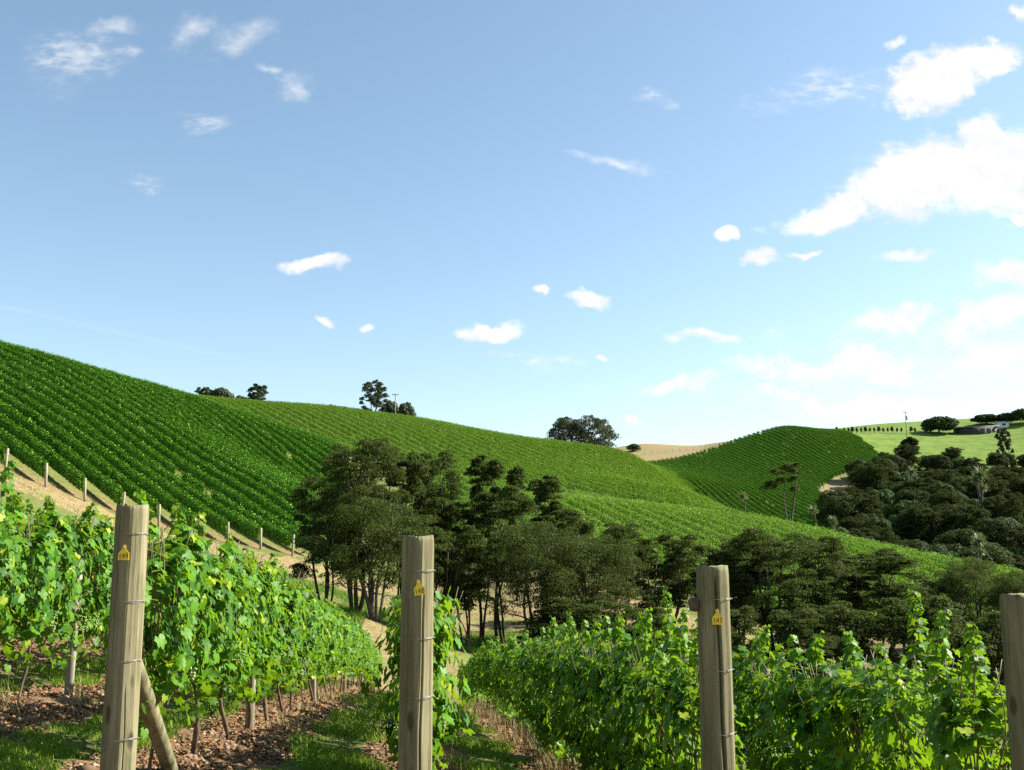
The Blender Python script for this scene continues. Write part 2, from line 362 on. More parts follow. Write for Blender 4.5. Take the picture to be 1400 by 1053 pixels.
M_ROWB = leaf_material('vine_leaf_middle_hill', (.055, .170, .014), (.125, .285, .034), (.42, .56, .04), .2, .6, .15)
M_ROWC = leaf_material('vine_leaf_middle_lower', (.066, .195, .018), (.150, .32, .045), (.42, .56, .04), .22, .55, .2)
M_ROWD = leaf_material('vine_leaf_far_hill', (.060, .175, .014), (.115, .275, .025), (.34, .5, .03), .08, .6, .1)

def wood_material(name, c1, c2, dark, scale=1.0, green=None):
    m, t, p = new_mat(name); tc = t.n('ShaderNodeTexCoord'); oi = t.n('ShaderNodeObjectInfo')
    off = t.n('ShaderNodeVectorMath', operation='ADD'); t.l(tc.outputs['Object'], off.inputs[0])
    cb = t.n('ShaderNodeCombineXYZ'); t.l(t.m('MULTIPLY', oi.outputs['Random'], 37), cb.inputs[0]); t.l(t.m('MULTIPLY', oi.outputs['Random'], 11), cb.inputs[2]); t.l(cb.outputs[0], off.inputs[1])
    P = off.outputs[0]
    g1 = t.noise(t.mapv(P, (60*scale, 60*scale, 2.2*scale)), 1, 6, .7); g2 = t.noise(t.mapv(P, (14*scale, 14*scale, 1.1*scale)), 1, 6, .6, dist=.4)
    g3 = t.noise(P, 3.5*scale, 5, .6); g4 = t.noise(t.mapv(P, (34*scale, 34*scale, .9*scale), (5, 1, 2)), 1, 5, .65)
    c = t.mix(t.ss(g2, .3, .7), c1, c2); c = t.mix(t.ss(g1, .54, .70, 0, .7), c, dark); c = t.mix(t.ss(g4, .57, .70, 0, .6), c, dark)
    c = t.mix(t.ss(g3, .55, .75, 0, .5), c, green or dark)
    kn = t.n('ShaderNodeTexVoronoi'); t.l(t.mapv(P, (8*scale, 8*scale, 3.4*scale)), kn.inputs['Vector']); kn.inputs['Scale'].default_value = 1
    kd = t.ss(kn.outputs['Distance'], .12, .26, 1, 0)
    rare = t.n('ShaderNodeSeparateColor'); t.l(kn.outputs['Color'], rare.inputs[0]); kd = t.m('MULTIPLY', kd, t.m('GREATER_THAN', rare.outputs[0], .55))
    c = t.mix(t.m('MULTIPLY', kd, .8), c, dark)
    c = t.mix(t.m('MULTIPLY', oi.outputs['Random'], .45), c, t.mix(.6, c, green or dark))
    t.l(c, p.inputs['Base Color']); p.inputs['Roughness'].default_value = .85; p.inputs['Specular IOR Level'].default_value = .25
    b = t.n('ShaderNodeBump'); b.inputs['Strength'].default_value = .9; b.inputs['Distance'].default_value = .006/scale
    t.l(t.m('SUBTRACT', t.m('ADD', g1, g2), kd), b.inputs['Height']); t.l(b.outputs[0], p.inputs['Normal'])
    return m
M_POST = wood_material('weathered_post_wood', (.125, .110, .055), (.285, .250, .145), (.035, .026, .014), 1, (.095, .11, .04))
M_POSTF = wood_material('grey_stake_wood', (.26, .23, .17), (.38, .34, .26), (.10, .08, .055), .5, (.25, .24, .15))
M_BARK = wood_material('dark_bark', (.055, .042, .030), (.11, .085, .06), (.02, .016, .012), .35, (.07, .075, .05))
M_VTRUNK = wood_material('vine_bark', (.10, .065, .04), (.18, .12, .075), (.035, .022, .014), 2, (.08, .06, .04))

# ------------------------------------------------------------------ hillside rows
def clip_line(p, u, poly, smax=400):
    s = np.arange(-smax, smax, .5); q = p+u*s[:, None]; k = in_poly(q[:, 0], q[:, 1], poly)
    out = []; i = 0
    while i < len(s):
        if k[i]:
            j = i
            while j+1 < len(s) and k[j+1]: j += 1
            if s[j]-s[i] > 3: out.append((s[i], s[j]))
            i = j+1
        else: i += 1
    return out
def row_foliage(p, u, s0, s1, per_m, size, hw, h0, h1, r, tpl, curtain=40, bumpy=.5):
    L = s1-s0; n = int(L*per_m); ss = np.arange(0, L+1, 1.); q = p+u*(s0+ss)[:, None]; zz = GZ(q[:, 0], q[:, 1])
    t_ = r.rand(n)*L; pl = 1.35; nb = int(L/pl)+3; bump = .65*r.rand(nb)+.7*np.convolve(r.rand(nb+6), np.ones(7)/7, 'valid')[:nb]-.17; miss = (r.rand(nb) < .03)
    cen = (t_/pl) % 1; b = (np.interp(t_/pl, np.arange(nb), bump)-.5)*bumpy+(.25-np.abs(cen-.5))*bumpy*.6
    v = np.array([-u[1], u[0]])
    f_ = 1-r.rand(n)**1.35; side = np.where(r.rand(n) < .5, -1., 1.); wdt = hw*np.where(f_ < .72, .30+.70*(f_/.72)**1.8, np.sqrt(np.maximum(.02, 1-((f_-.72)/.30)**2)))*(1+b)     # hanging at the foot, broad and rounded at the top
    y = side*wdt*np.where(r.rand(n) < .55, 1+.08*r.randn(n), np.sqrt(r.rand(n))); top = h1*(1+.16*b+.03*r.randn(n)); z = h0+(top-h0)*f_
    up = r.rand(n) < .03; z = np.where(up, top+r.rand(n)*.25, z); y = np.where(up, y*.4, y)
    keep = ~(miss[(t_/pl).astype(int)] & (r.rand(n) < .8)); t_, y, z, f_, cen, side = t_[keep], y[keep], z[keep], f_[keep], cen[keep], side[keep]; n = len(t_)
    pos = np.c_[p+u*(s0+t_)[:, None]+v*y[:, None], np.interp(t_, ss, zz)+z]
    out = np.c_[v*(y/hw*1.1)[:, None], .15+1.5*np.maximum(0, f_-.45)/.55]+np.c_[u[None]*((cen-.5)*.5)[:, None], np.zeros(n)]+r.randn(n, 3)*.25
    A = scatter(pos, out, np.tile([0, 0, -1.], (n, 1))+r.randn(n, 3)*.5, size*(.7+.6*r.rand(n)), tpl)
    m = int(L*curtain); t2 = r.rand(m)*L; z2 = h0+.1+(h1*.93-h0-.15)*r.rand(m)                                   # large upright leaves added down the middle of the row to block the sun
    keep = ~miss[(t2/pl).astype(int)]; t2, z2 = t2[keep], z2[keep]; m = len(t2)
    pos = np.c_[p+u*(s0+t2)[:, None]+v*(r.randn(m)*.05)[:, None], np.interp(t2, ss, zz)+z2]
    B = scatter(pos, np.c_[np.tile(v, (m, 1)), np.zeros(m)]+r.randn(m, 3)*.15, np.tile([0, 0, -1.], (m, 1))+r.randn(m, 3)*.4, .30*(.8+.5*r.rand(m)), TPL_DIA)
    return join([A, B])
def post_mesh(name, h=1.75, rad=.06, n=10):
    v, f = tube([(0, 0, -.4), (0, 0, h*.5), (0.0, 0, h-.012), (0, 0, h)], [rad, rad, rad, rad*.86], n)
    return mesh_from(name, v, f, M_POSTF, link=False)
_pA = post_mesh('end_post', 1.72, .085)
def field(poly, p0, step, u, ks, name_label, group, mat, per_m, size, hw, h0, h1, tpl, seed, cur=40, bumpy=.5):
    r = np.random.RandomState(seed); out = []; idx = 0
    for k in ks:
        p = np.array(p0)+np.array(step)*k
        segs = clip_line(p, u, poly)
        if not segs: continue
        vf = [row_foliage(p, u, a, b, per_m, size, hw, h0, h1, r, tpl, cur, bumpy) for a, b in segs]
        v, f = join(vf); o0 = np.array([*(p+u*segs[0][0]), 0]); o0[2] = gz(o0[0], o0[1])
        idx += 1
        o = mesh_from('vine_row', v-o0, f, mat); o.location = o0
        tag(o, name_label(idx), 'vine row', group); out.append((p, segs, o))
    return out
rowsA = field(POLY_A, H0, HS, UA, range(-9, 42), lambda i: '%s vine row up from the left foot of the steep left hillside' % ordn(i), 'vine rows on the left hillside', M_ROWA, 560, .15, .39, .60, 1.78, TPL_DIA, 3, 150, .6)
UB = np.array([.50, -.866]); NB = np.array([.866, .5])
rowsB = field(POLY_B, XY(470, 175), NB*2.5, UB, range(-60, 60), lambda i: '%s vine row from the left on the upper middle hillside' % ordn(i), 'vine rows on the upper middle hillside', M_ROWB, 110, .22, .40, .55, 1.95, TPL_DIA, 4, 14, .8)
UC = np.array([.36, -.933]); NC = np.array([.933, .36])
rowsC = field(POLY_C, XY(600, 110), NC*2.5, UC, range(-20, 60), lambda i: '%s vine row from the left on the slope right behind the dark trees' % ordn(i), 'vine rows on the lower middle slope', M_ROWC, 170, .19, .42, .55, 1.95, TPL_DIA, 5, 16, .8)
UD = np.array([.30, -.954]); ND = np.array([.954, .30])
rowsD = field(POLY_D, XY(872, 300), ND*2.3, UD, range(-12, 70), lambda i: '%s narrow vine row from the left on the far green hill' % ordn(i), 'vine rows on the far hill', M_ROWD, 150, .19, .44, .55, 1.8, TPL_DIA, 6, 60, .35)
print('rows', len(rowsA), len(rowsB), len(rowsC), len(rowsD))

# ------------------------------------------------------------------ posts of the near rows
def strainer(n, top, label, seed, crack=None, rad=.0975, tagpos=None, txt=None, bands=(), knob=None, brace_to=None, flat=None):
    d = 6.3; x = (top[0]-CX)/F*d/1.0; c = P3(top[0], top[1], d); x, zt = c[0], c[2]; zb = gz(x, d)-.35
    root = empty('end_post', (x, d, zb+.35), label=label, cat='vineyard post', group='tall end posts of the near vine rows')
    r = np.random.RandomState(seed); NS, NR = 360, 90; h = zt-zb; V = []
    ph = r.rand(12)*6.28; th = np.linspace(0, 2*math.pi, NS, endpoint=False)
    for i in range(NR):
        f_ = i/(NR-1); z = -.35+h*f_
        rr = rad*(1+.02*np.sin(th*2+ph[0]+f_)+.012*np.sin(th*5+ph[1]+2*f_)+.006*np.sin(th*11+ph[2]+5*f_)+.004*np.sin(th*23+ph[3]))*(1.05-.05*f_)
        if flat:                                     # faces left by the saw: a soft corner turned to the viewer
            for a_, k_ in flat:
                ca = np.cos(th-a_); rr = np.where(ca > .2, np.minimum(rr, rad*k_/np.maximum(ca, .2)), rr)
        if crack:
            for ca, w_, dep, z0, z1 in crack:
                zz = (z-(-.35))/h; on = np.clip(min((zz-z0)/.04, (z1-zz)/.04, 1), 0, 1)
                cc = ca+.10*math.sin(zz*5+ph[4])+.03*math.sin(zz*19+ph[5])
                rr = rr-on*dep*np.exp(-((np.angle(np.exp(1j*(th-cc))))/w_)**2)
        if i >= NR-2: rr = rr*(.985 if i == NR-2 else .955)
        V.append(np.c_[np.cos(th)*rr, np.sin(th)*rr, z+((.004*np.sin(th*2+ph[6])+.002*np.sin(th*9+ph[7])+.0015*np.sin(th*31+ph[8])*np.sin(th*4+ph[9])) if i > NR-4 else 0)+np.zeros(NS)])
    V = np.concatenate(V+[np.array([[0, 0, -.35+h-.004]])]); Fq = []
    i0 = np.arange(NR*NS).reshape(NR, NS); i1 = np.roll(i0, -1, 1)
    f = np.concatenate([np.stack([i0[:-1], i1[:-1], i1[1:]], -1).reshape(-1, 3), np.stack([i0[:-1], i1[1:], i0[1:]], -1).reshape(-1, 3),
                        np.stack([i0[-1], i1[-1], np.full(NS, NR*NS)], -1)])
    pm = mesh_from('post_log', V, f, M_POST, root, smooth=True)
    for zi, (by, tilt) in enumerate(bands):          # wire turned round the post and stapled
        z = P3(top[0], by, d-rad)[2]-root.location.z; q = np.linspace(0, 2*math.pi, 60)
        v, f2 = tube(np.c_[np.cos(q)*(rad*1.045), np.sin(q)*(rad*1.045), z+tilt*np.cos(q)+.002*np.sin(q*3+zi)], .0012, 6)
        t2 = tube([(rad*.35, -rad*.98, z-.004), (rad*.62, -rad*.90, z+.006), (rad*1.12, -.02, z+.004), (rad*1.12, .03, z-.006)], .0017, 6)
        w = mesh_from('wire_tie', *join([(v, f2), t2]), M_WIRE, root, smooth=True)
    if txt:
        tx, ty, tr = tagpos; p = P3(tx, ty, d-rad*1.09); loc = Vector((p[0]-root.location.x, -rad*1.09, p[2]-root.location.z))
        ang = math.atan2(loc.x, rad*1.05)
        pts = [(-.5, 0), (.5, 0), (.5, .62), (.42, .74), (.24, .92), (.16, 1.12), (.15, 1.3), (.08, 1.42), (-.08, 1.42), (-.15, 1.3), (-.16, 1.12), (-.24, .92), (-.42, .74), (-.5, .62)]
        W = .064; n_ = len(pts); vv = [(x_*W, 0, (y_-.6)*W) for x_, y_ in pts]+[(x_*W, .0035, (y_-.6)*W) for x_, y_ in pts]
        me = bpy.data.meshes.new('tag'); me.from_pydata(vv, [], [tuple(range(n_)), tuple(range(2*n_-1, n_-1, -1))]+[(i, i+n_, (i+1) % n_+n_, (i+1) % n_) for i in range(n_)]); me.materials.append(M_TAG)
        tg = bpy.data.objects.new('number_tag', me); C.objects.link(tg); tg.parent = root
        tg.location = (math.sin(ang)*(rad*1.07), -math.cos(ang)*(rad*1.07)-.002, loc.z); tg.rotation_euler = (R(-2), R(tr), ang)
        tg['label'] = 'yellow ear-shaped tag reading '+txt
        cu = bpy.data.curves.new('digits', 'FONT'); cu.body = txt; cu.size = .0415; cu.extrude = .0006; cu.align_x = 'CENTER'; cu.space_character = 1.12; cu.offset = -.0006
        to = bpy.data.objects.new('tmp', cu); C.objects.link(to); bpy.context.view_layer.update()
        dm = bpy.data.meshes.new_from_object(to.evaluated_get(bpy.context.evaluated_depsgraph_get())); bpy.data.objects.remove(to)
        dm.materials.clear(); dm.materials.append(M_INK)
        dg = bpy.data.objects.new('digits', dm); C.objects.link(dg); dg.parent = tg; dg.location = (0, -.0012, -.030); dg.rotation_euler = (R(90), 0, 0); dg.scale = (.85, 1.15, 1)
        nl = tube([(0, -.010, 1.18*W-.6*W), (0, .012, 1.18*W-.6*W)], .0042, 8); mesh_from('nail', *nl, M_WIRE, tg, smooth=True)
    if knob:
        p = P3(knob[0], knob[1], d); kx, kz = -rad*1.0, p[2]-root.location.z
        q = np.linspace(0, 1, 7); v, f = tube([(kx+.02-.075*s, 0, kz+.006*math.sin(9*s)) for s in q], [.02, .033, .043, .040, .043, .034, .014], 12)
        mesh_from('brace_rod_end', v, f, M_RUST, root, smooth=True)
    if brace_to:
        e = P3(*brace_to); e = Vector(e)-root.location; e.z = gz(root.location.x+e.x, root.location.y+e.y)-root.location.z-.12
        s_ = Vector((.02, .07, .82)); q = np.linspace(0, 1, 14); path = [tuple(s_.lerp(e, a)) for a in q]
        v, f = tube(path, [.056+.003*math.sin(7*a) for a in q], 24); mesh_from('brace', v, f, M_POST, root, smooth=True)
    return root
def plain(name, c, rough=.5, metal=0, spec=.5):
    m, t, p = new_mat(name); geo = t.n('ShaderNodeTexCoord'); n = t.noise(geo.outputs['Object'], 40, 4, .6)
    t.l(t.mix(t.ss(n, .3, .75), c, tuple(x*.72 for x in c)), p.inputs['Base Color'])
    p.inputs['Roughness'].default_value = rough; p.inputs['Metallic'].default_value = metal; p.inputs['Specular IOR Level'].default_value = spec
    return m
M_WIRE = plain('galvanised_wire', (.30, .29, .27), .5, .4); M_TAG = plain('yellow_tag_plastic', (.86, .60, .02), .45)
M_INK = plain('tag_black_print', (.05, .035, .01), .6); M_RUST = plain('rusty_iron', (.12, .08, .05), .85, .0)
PT = {}
PT[149] = strainer(149, (181.5, 691), 'thick weathered wooden end post with yellow tag 149', 1, [(4.35, .03, .010, .55, 1.01), (5.25, .03, .010, .05, .5)],
  tagpos=(169, 757, 0), txt='149', bands=[(730, .003), (823, -.003), (905, .002), (1013, -.002)], brace_to=(246, 1047, 7.75), flat=[(R(232), .955), (R(312), .97)])
PT[148] = strainer(148, (571.5, 733), 'cracked wooden end post with tilted yellow tag 148', 2, [(5.2, .06, .022, .0, .86)],
  tagpos=(573, 805, -9), txt='148', bands=[(781, .001), (874, .002), (955, -.002)], brace_to=(574, 1000, 7.9), flat=[(R(228), .90), (R(318), .93)])
PT[147] = strainer(147, (974, 774), 'greenish wooden end post split down its front with yellow tag 147', 3, [(4.80, .085, .030, .0, .99)],
  tagpos=(981, 845, 0), txt='147', bands=[(820, .001), (918, .002), (1005, .0)], knob=(948, 826), brace_to=(930, 1080, 7.8), flat=[(R(300), .97)])
PT[146] = strainer(146, (1390, 813), 'plain wooden end post without a tag, cut by the picture edge on the right', 4, [(4.5, .04, .005, .1, .8)],
  bands=[(880, .001), (990, .001)], brace_to=(1330, 1080, 7.8), flat=[(R(330), .96)])

# ------------------------------------------------------------------ near vines, one thing each
VL = tpl_vine()
def make_vine(seed, shoots, leaves=980, tall=1.80, low=.62, hw=.27, grapes=3, big=1.):
    r = np.random.RandomState(seed); root = empty('grapevine', (0, 0, -50))
    # trunk with two arms tied along the wire
    lean = r.uniform(-.14, .14); zz = np.linspace(-.1, .74, 9)
    path = np.c_[lean*np.sin(zz*2.4)+.03*np.sin(zz*9+seed), .03*np.sin(zz*7+seed*2), zz]
    T = [tube(path, np.linspace(.021, .013, 9)*(1+.18*r.randn(9)), 7)]
    for s in (-1, 1):
        q = np.linspace(0, 1, 7); T.append(tube(np.c_[path[-1, 0]+s*.6*q, .015*np.sin(q*9), .72+.07*np.sin(q*2)], np.linspace(.014, .008, 7), 6))
    sk = 0
    canes = []; P_, N_, S_, TI = [], [], [], []
    cxs = np.sort(r.uniform(-.64, .64, 15))
    for i in range(15):
        x0 = cxs[i]; y0 = r.uniform(-.05, .05); q = np.linspace(0, 1, 8); e = r.randn(2)*.10
        canes.append(tube(np.c_[x0+e[0]*q+.03*np.sin(q*6+i), y0+e[1]*q*1.3+.03*np.sin(q*5+i*2), .76+(tall-.82)*q], np.linspace(.006, .003, 8), 5))
    if seed % 2: canes.append(tube([(.3, .05, .8), (.36, .2, .7), (.40, .26, .5), (.38, .24, .3)], [.006, .005, .004, .002], 5))
    n = leaves; x = np.where(r.rand(n) < .78, cxs[r.randint(0, 15, n)]+.048*r.randn(n), r.uniform(-.72, .72, n)); ed = 1-.30*np.clip(np.abs(x)/.7, 0, 1)**3; th = r.rand(n)*6.283; rad = np.sqrt(.22+.78*r.rand(n))
    bt = low+.10*np.sin(x*5+seed)+.08*r.randn(n); tp = tall*(.93+.07*np.sin(x*4.3+seed*1.7))+.03*np.sin(x*17+seed)-.10*np.clip(np.abs(x)/.7, 0, 1.1)**3; mid, hh = (bt+tp)/2, (tp-bt)/2
    y = np.sign(np.cos(th))*np.abs(np.cos(th))**.6*rad*hw*ed*(.9+.32*np.sin(x*6+seed*3))*(1+.12*r.randn(n)); z = mid+np.sign(np.sin(th))*np.abs(np.sin(th))**.75*rad*hh
    P_.append(np.c_[x, y, z]); N_.append(np.c_[.35*r.randn(n), np.cos(th)*1.1+.45*r.randn(n), .45+np.maximum(np.sin(th), 0)*.5+.4*r.randn(n)]); TI.append(np.c_[.55*r.randn(n), .35*r.randn(n)+.25*np.cos(th), -1+.35*r.randn(n)]); S_.append(big*(.078+.075*r.rand(n)**1.2))
    for sx, sh in shoots:                             # shoots that stand above the hedge, leaves smaller towards the tip
        q = np.linspace(0, 1, 9); dx, dy = r.uniform(-.10, .10), r.uniform(-.08, .08)
        pa = np.c_[sx+dx*q**2, dy*q**2, tall-.12+(sh+.12)*q]; canes.append(tube(pa, np.linspace(.005, .002, 9), 5)); m = int(16+sh*60)
        tt = np.sort(r.rand(m)); a = np.arange(m)*2.4+r.rand(m); off = .06*(1.2-.7*tt)
        P_.append(np.c_[np.interp(tt, q, pa[:, 0])+np.cos(a)*off, np.interp(tt, q, pa[:, 1])+np.sin(a)*off, np.interp(tt, q, pa[:, 2])])
        N_.append(np.c_[np.cos(a)*.8, np.sin(a)*.8, .7+0*a]+r.randn(m, 3)*.3); TI.append(np.c_[np.cos(a), np.sin(a), -.4+0*a]+r.randn(m, 3)*.3); S_.append((.13-.075*tt)*(.8+.4*r.rand(m)))
    m = 26                                            # a few leaves hang low round the trunk
    P_.append(np.c_[r.uniform(-.6, .6, m), r.uniform(-.2, .2, m), r.uniform(low-.28, low, m)]); N_.append(r.randn(m, 3)+[0, 0, .4]); TI.append(np.c_[r.randn(m, 2)*.3, -np.ones(m)]); S_.append(.08+.06*r.rand(m))
    trunk = mesh_from('trunk', *join(T), M_VTRUNK, root, smooth=True)
    mesh_from('cane', *join(canes), M_CANE, root, smooth=True)
    fo = mesh_from('foliage', *scatter(np.concatenate(P_), np.concatenate(N_), np.concatenate(TI), np.concatenate(S_), VL), M_VINE, root)
    for g in range(grapes):
        gx, gy = r.uniform(-.55, .55), r.choice([-1, 1])*r.uniform(.10, .24); gp = []
        for b_ in range(42):
            u_ = r.rand()**.7; a_ = r.rand()*6.28; rr = .040*(1-u_)**.6*r.uniform(.6, 1)
            ico = ICO[0]*.0095*r.uniform(.85, 1.1)+np.array([gx+rr*math.cos(a_), gy+rr*math.sin(a_), .80-.145*u_]); gp.append((ico, ICO[1]))
        mesh_from('grape_cluster', *join(gp), M_GRAPE, root, smooth=True)
    return root
def _ico():
    p = (1+5**.5)/2; v = np.array([(-1, p, 0), (1, p, 0), (-1, -p, 0), (1, -p, 0), (0, -1, p), (0, 1, p), (0, -1, -p), (0, 1, -p), (p, 0, -1), (p, 0, 1), (-p, 0, -1), (-p, 0, 1)])
    v /= np.linalg.norm(v[0]); f = [(0, 11, 5), (0, 5, 1), (0, 1, 7), (0, 7, 10), (0, 10, 11), (1, 5, 9), (5, 11, 4), (11, 10, 2), (10, 7, 6), (7, 1, 8), (3, 9, 4), (3, 4, 2), (3, 2, 6), (3, 6, 8), (3, 8, 9), (4, 9, 5), (2, 4, 11), (6, 2, 10), (8, 6, 7), (9, 8, 1)]
    return v, np.array(f)
ICO = _ico()
M_CANE = plain('green_brown_cane', (.17, .14, .05), .6); M_GRAPE = plain('unripe_grape', (.24, .34, .07), .35)
protos = [make_vine(1, [(.1, .14)]), make_vine(2, [(-.4, .10), (.5, .16)]), make_vine(3, []), make_vine(4, [(.0, .12), (.3, .08)]), make_vine(5, [(-.2, .09)]), make_vine(6, [(.25, .18)]),
          make_vine(7, [(-.1, .30), (.12, .24), (-.5, .12)], grapes=2, big=1.2, hw=.32), make_vine(8, [(.35, .42), (.1, .25), (-.4, .2)], leaves=1050, hw=.30, low=.38, grapes=2),
          make_vine(9, [(.2, .2), (-.3, .12)], leaves=1050, big=1.22, hw=.34, low=.36, grapes=3)]
HTS = {146: [(7.4, .97), (8.7, .93), (10.0, .92), (11, .90), (14, .92), (99, .94)], 147: [(7.4, .80), (8.7, .86), (10.0, .92), (12, .92), (99, .92)],
       149: [(7.4, .95), (8.7, .98), (12, .99), (16, .97), (99, .95)], 148: [(9, .90), (99, .90)], 150: [(99, 1.03)], 145: [(99, .90)]}
WHERE = {145: 'in the row right of the untagged edge post', 146: 'in the row behind the untagged right post', 147: 'in the row behind post 147', 148: 'in the row hidden behind post 148', 149: 'in the row behind post 149', 150: 'in the first row left of post 149',
         151: 'in the second row left of post 149', 152: 'in the third row left of post 149', 153: 'in the fourth row left of post 149', 154: 'in the fifth row left of post 149', 155: 'in the sixth row left of post 149', 156: 'in the seventh row left of post 149', 157: 'in the eighth row left of post 149'}
used = set(); vr = random.Random(5)
Y0 = {145: 9, 150: 7.0, 151: 11, 152: 13, 153: 16, 154: 19, 155: 21, 156: 23, 157: 26}
for n_ in range(145, 158):
    y = Y0.get(n_, 6.3)+(.95 if n_ < 150 else 0); i = 0; yend = 44 if n_ <= 148 else 44-.0*(n_-149)
    if n_ == 148: y = 7.9
    if n_ >= 151: yend = 40
    while y < yend:
        i += 1; x = float(ROWX(n_, y)); 
        pi_ = vr.choice([0, 1, 2, 3, 4, 5]) if not (n_ == 146 and i == 4) else 6
        if n_ == 146 and i == 1: pi_ = 7
        if n_ == 147 and i in (1,): pi_ = 7
        if n_ == 147 and i in (2, 5): pi_ = 6
        if n_ == 149 and i == 1: pi_ = 1
        if (n_ == 147 and i in (3, 4, 6, 7)) or (n_ == 146 and i in (2, 3, 5, 6, 8)) or (n_ == 148 and i < 3): pi_ = 8
        hs = next(h for yy, h in HTS.get(n_, [(99, 1.04)]) if y < yy+.01)*vr.uniform(.97, 1.04)
        flip = math.pi if vr.random() < .5 else 0
        loc = (x, y, gz(x, y)+.03); rz = math.pi/2+math.atan(.0886)+flip
        lab = '%s grapevine %s' % (ordn(i), WHERE[n_])
        if pi_ not in used:
            o = protos[pi_]; used.add(pi_); o.location = loc; o.rotation_euler = (0, 0, rz); o['label'] = lab; o['group'] = 'grapevines in the near rows'
        else: o = copy_thing(protos[pi_], loc, rz, label=lab, group='grapevines in the near rows', skip=('grape_cluster', 'cane') if y > 16 else ())
        o['category'] = 'grapevine'; sw = {148: .72, 147: .84}.get(n_, 1.0)
        o.scale = (1.0, sw*vr.uniform(.92, 1.15), hs)
        y += 1.3
    print(n_, i)
for i_, o in enumerate(protos):
    if i_ not in used: print('UNUSED', i_)

# stakes between the vines
sp_ = post_mesh('line_post', 1.62, .046); 
for n_ in range(146, 153):
    for j, y in enumerate((11.1, 17.9, 25.2, 32.8, 40.2)):
        if n_ > 150 and y < 13: continue
        x = float(ROWX(n_, y)); o = bpy.data.objects.new('line_post', sp_.data); C.objects.link(o); o.location = (x, y+.1*((n_*7) % 5-2), gz(x, y)); o.rotation_euler = (R((n_*13+j*7) % 5-2)*.8, R((n_*5+j*11) % 5-2)*.8, n_+j)
        tag(o, '%s round wooden stake %s' % (ordn(j+1), WHERE[n_]), 'stake', 'stakes between the near vines')
# trellis wires
for n_ in (146, 147, 148, 149, 150):
    for hh_, wn in ((.74, 'lowest'), (1.18, 'middle'), (1.52, 'top')):
        ys = np.linspace(6.35, 43, 70); xs_ = ROWX(n_, ys); zs_ = GZ(xs_, ys)+hh_-.015*np.abs(np.sin((ys-6.3)/6.9*math.pi)); o0 = np.array([xs_[0], ys[0], zs_[0]])
        if n_ < 150: zs_[0] = PT[n_].location.z+hh_+.02
        v, f = tube(np.c_[xs_, ys, zs_]-o0, .0016, 5); o = mesh_from('trellis_wire', v, f, M_WIRE, smooth=True); o.location = o0
        tag(o, '%s thin steel wire strung %s' % (wn, WHERE[n_]), 'wire', 'trellis wires of the near rows')

# ------------------------------------------------------------------ trees
M_KAN = leaf_material('dark_feathery_leaf', (.018, .040, .005), (.064, .105, .012), (.22, .30, .03), .25, .6, .2, obj_var=.3, hue=(.10, .075, .028))
M_FOR = leaf_material('forest_leaf', (.014, .034, .005), (.050, .082, .013), (.16, .2, .03), .18, .7, .12, obj_var=.6, hue=(.07, .08, .02))
M_FOR2 = leaf_material('forest_leaf_green', (.025, .065, .012), (.07, .14, .028), (.14, .25, .04), .22, .6, .15, obj_var=.4)
M_EUC = leaf_material('skyline_tree_leaf', (.028, .042, .016), (.065, .085, .030), (.15, .2, .05), .22, .5, .35, obj_var=.2)
M_FROND = leaf_material('cabbage_tree_frond', (.06, .09, .025), (.13, .16, .05), (.25, .3, .08), .3, .4, .5)
def pad(r, c, rx, rz, n, size, up=.8):
    """a layer of foliage: tufts through a flattened, uneven dome"""
    a = r.rand(n)*6.283; q = np.sqrt(r.rand(n)); lob = 1+.25*np.sin(a*3+r.rand()*6)+.15*np.sin(a*7+r.rand()*6)
    x, y = np.cos(a)*q*rx*lob, np.sin(a)*q*rx*lob; dome = np.sqrt(np.maximum(0, 1-q*q)); z = rz*(dome*(1-1.2*r.rand(n)**2)-.15)+.10*rz*r.randn(n)
    pos = np.c_[x, y, z]+c; nr = np.c_[x/rx*.7, y/rx*.7, np.full(n, up)]+r.randn(n, 3)*.35
    return pos, nr, np.c_[x, y, np.full(n, .1)]/rx+r.randn(n, 3)*.5, size*(.6+.8*r.rand(n))
def limb(a, b, r0, r1, r, n=7, wig=.05, sag=0.):
    a, b = np.array(a, float), np.array(b, float); q = np.linspace(0, 1, n); L = np.linalg.norm(b-a); w = r.randn(3)*wig*L; w2 = r.randn(3)*wig*.5*L
    p = a+(b-a)*q[:, None]+np.sin(q*math.pi)[:, None]*w+np.sin(q*2*math.pi)[:, None]*w2; p[:, 2] += sag*L*np.sin(q*math.pi)
    return p, np.linspace(r0, r1, n)
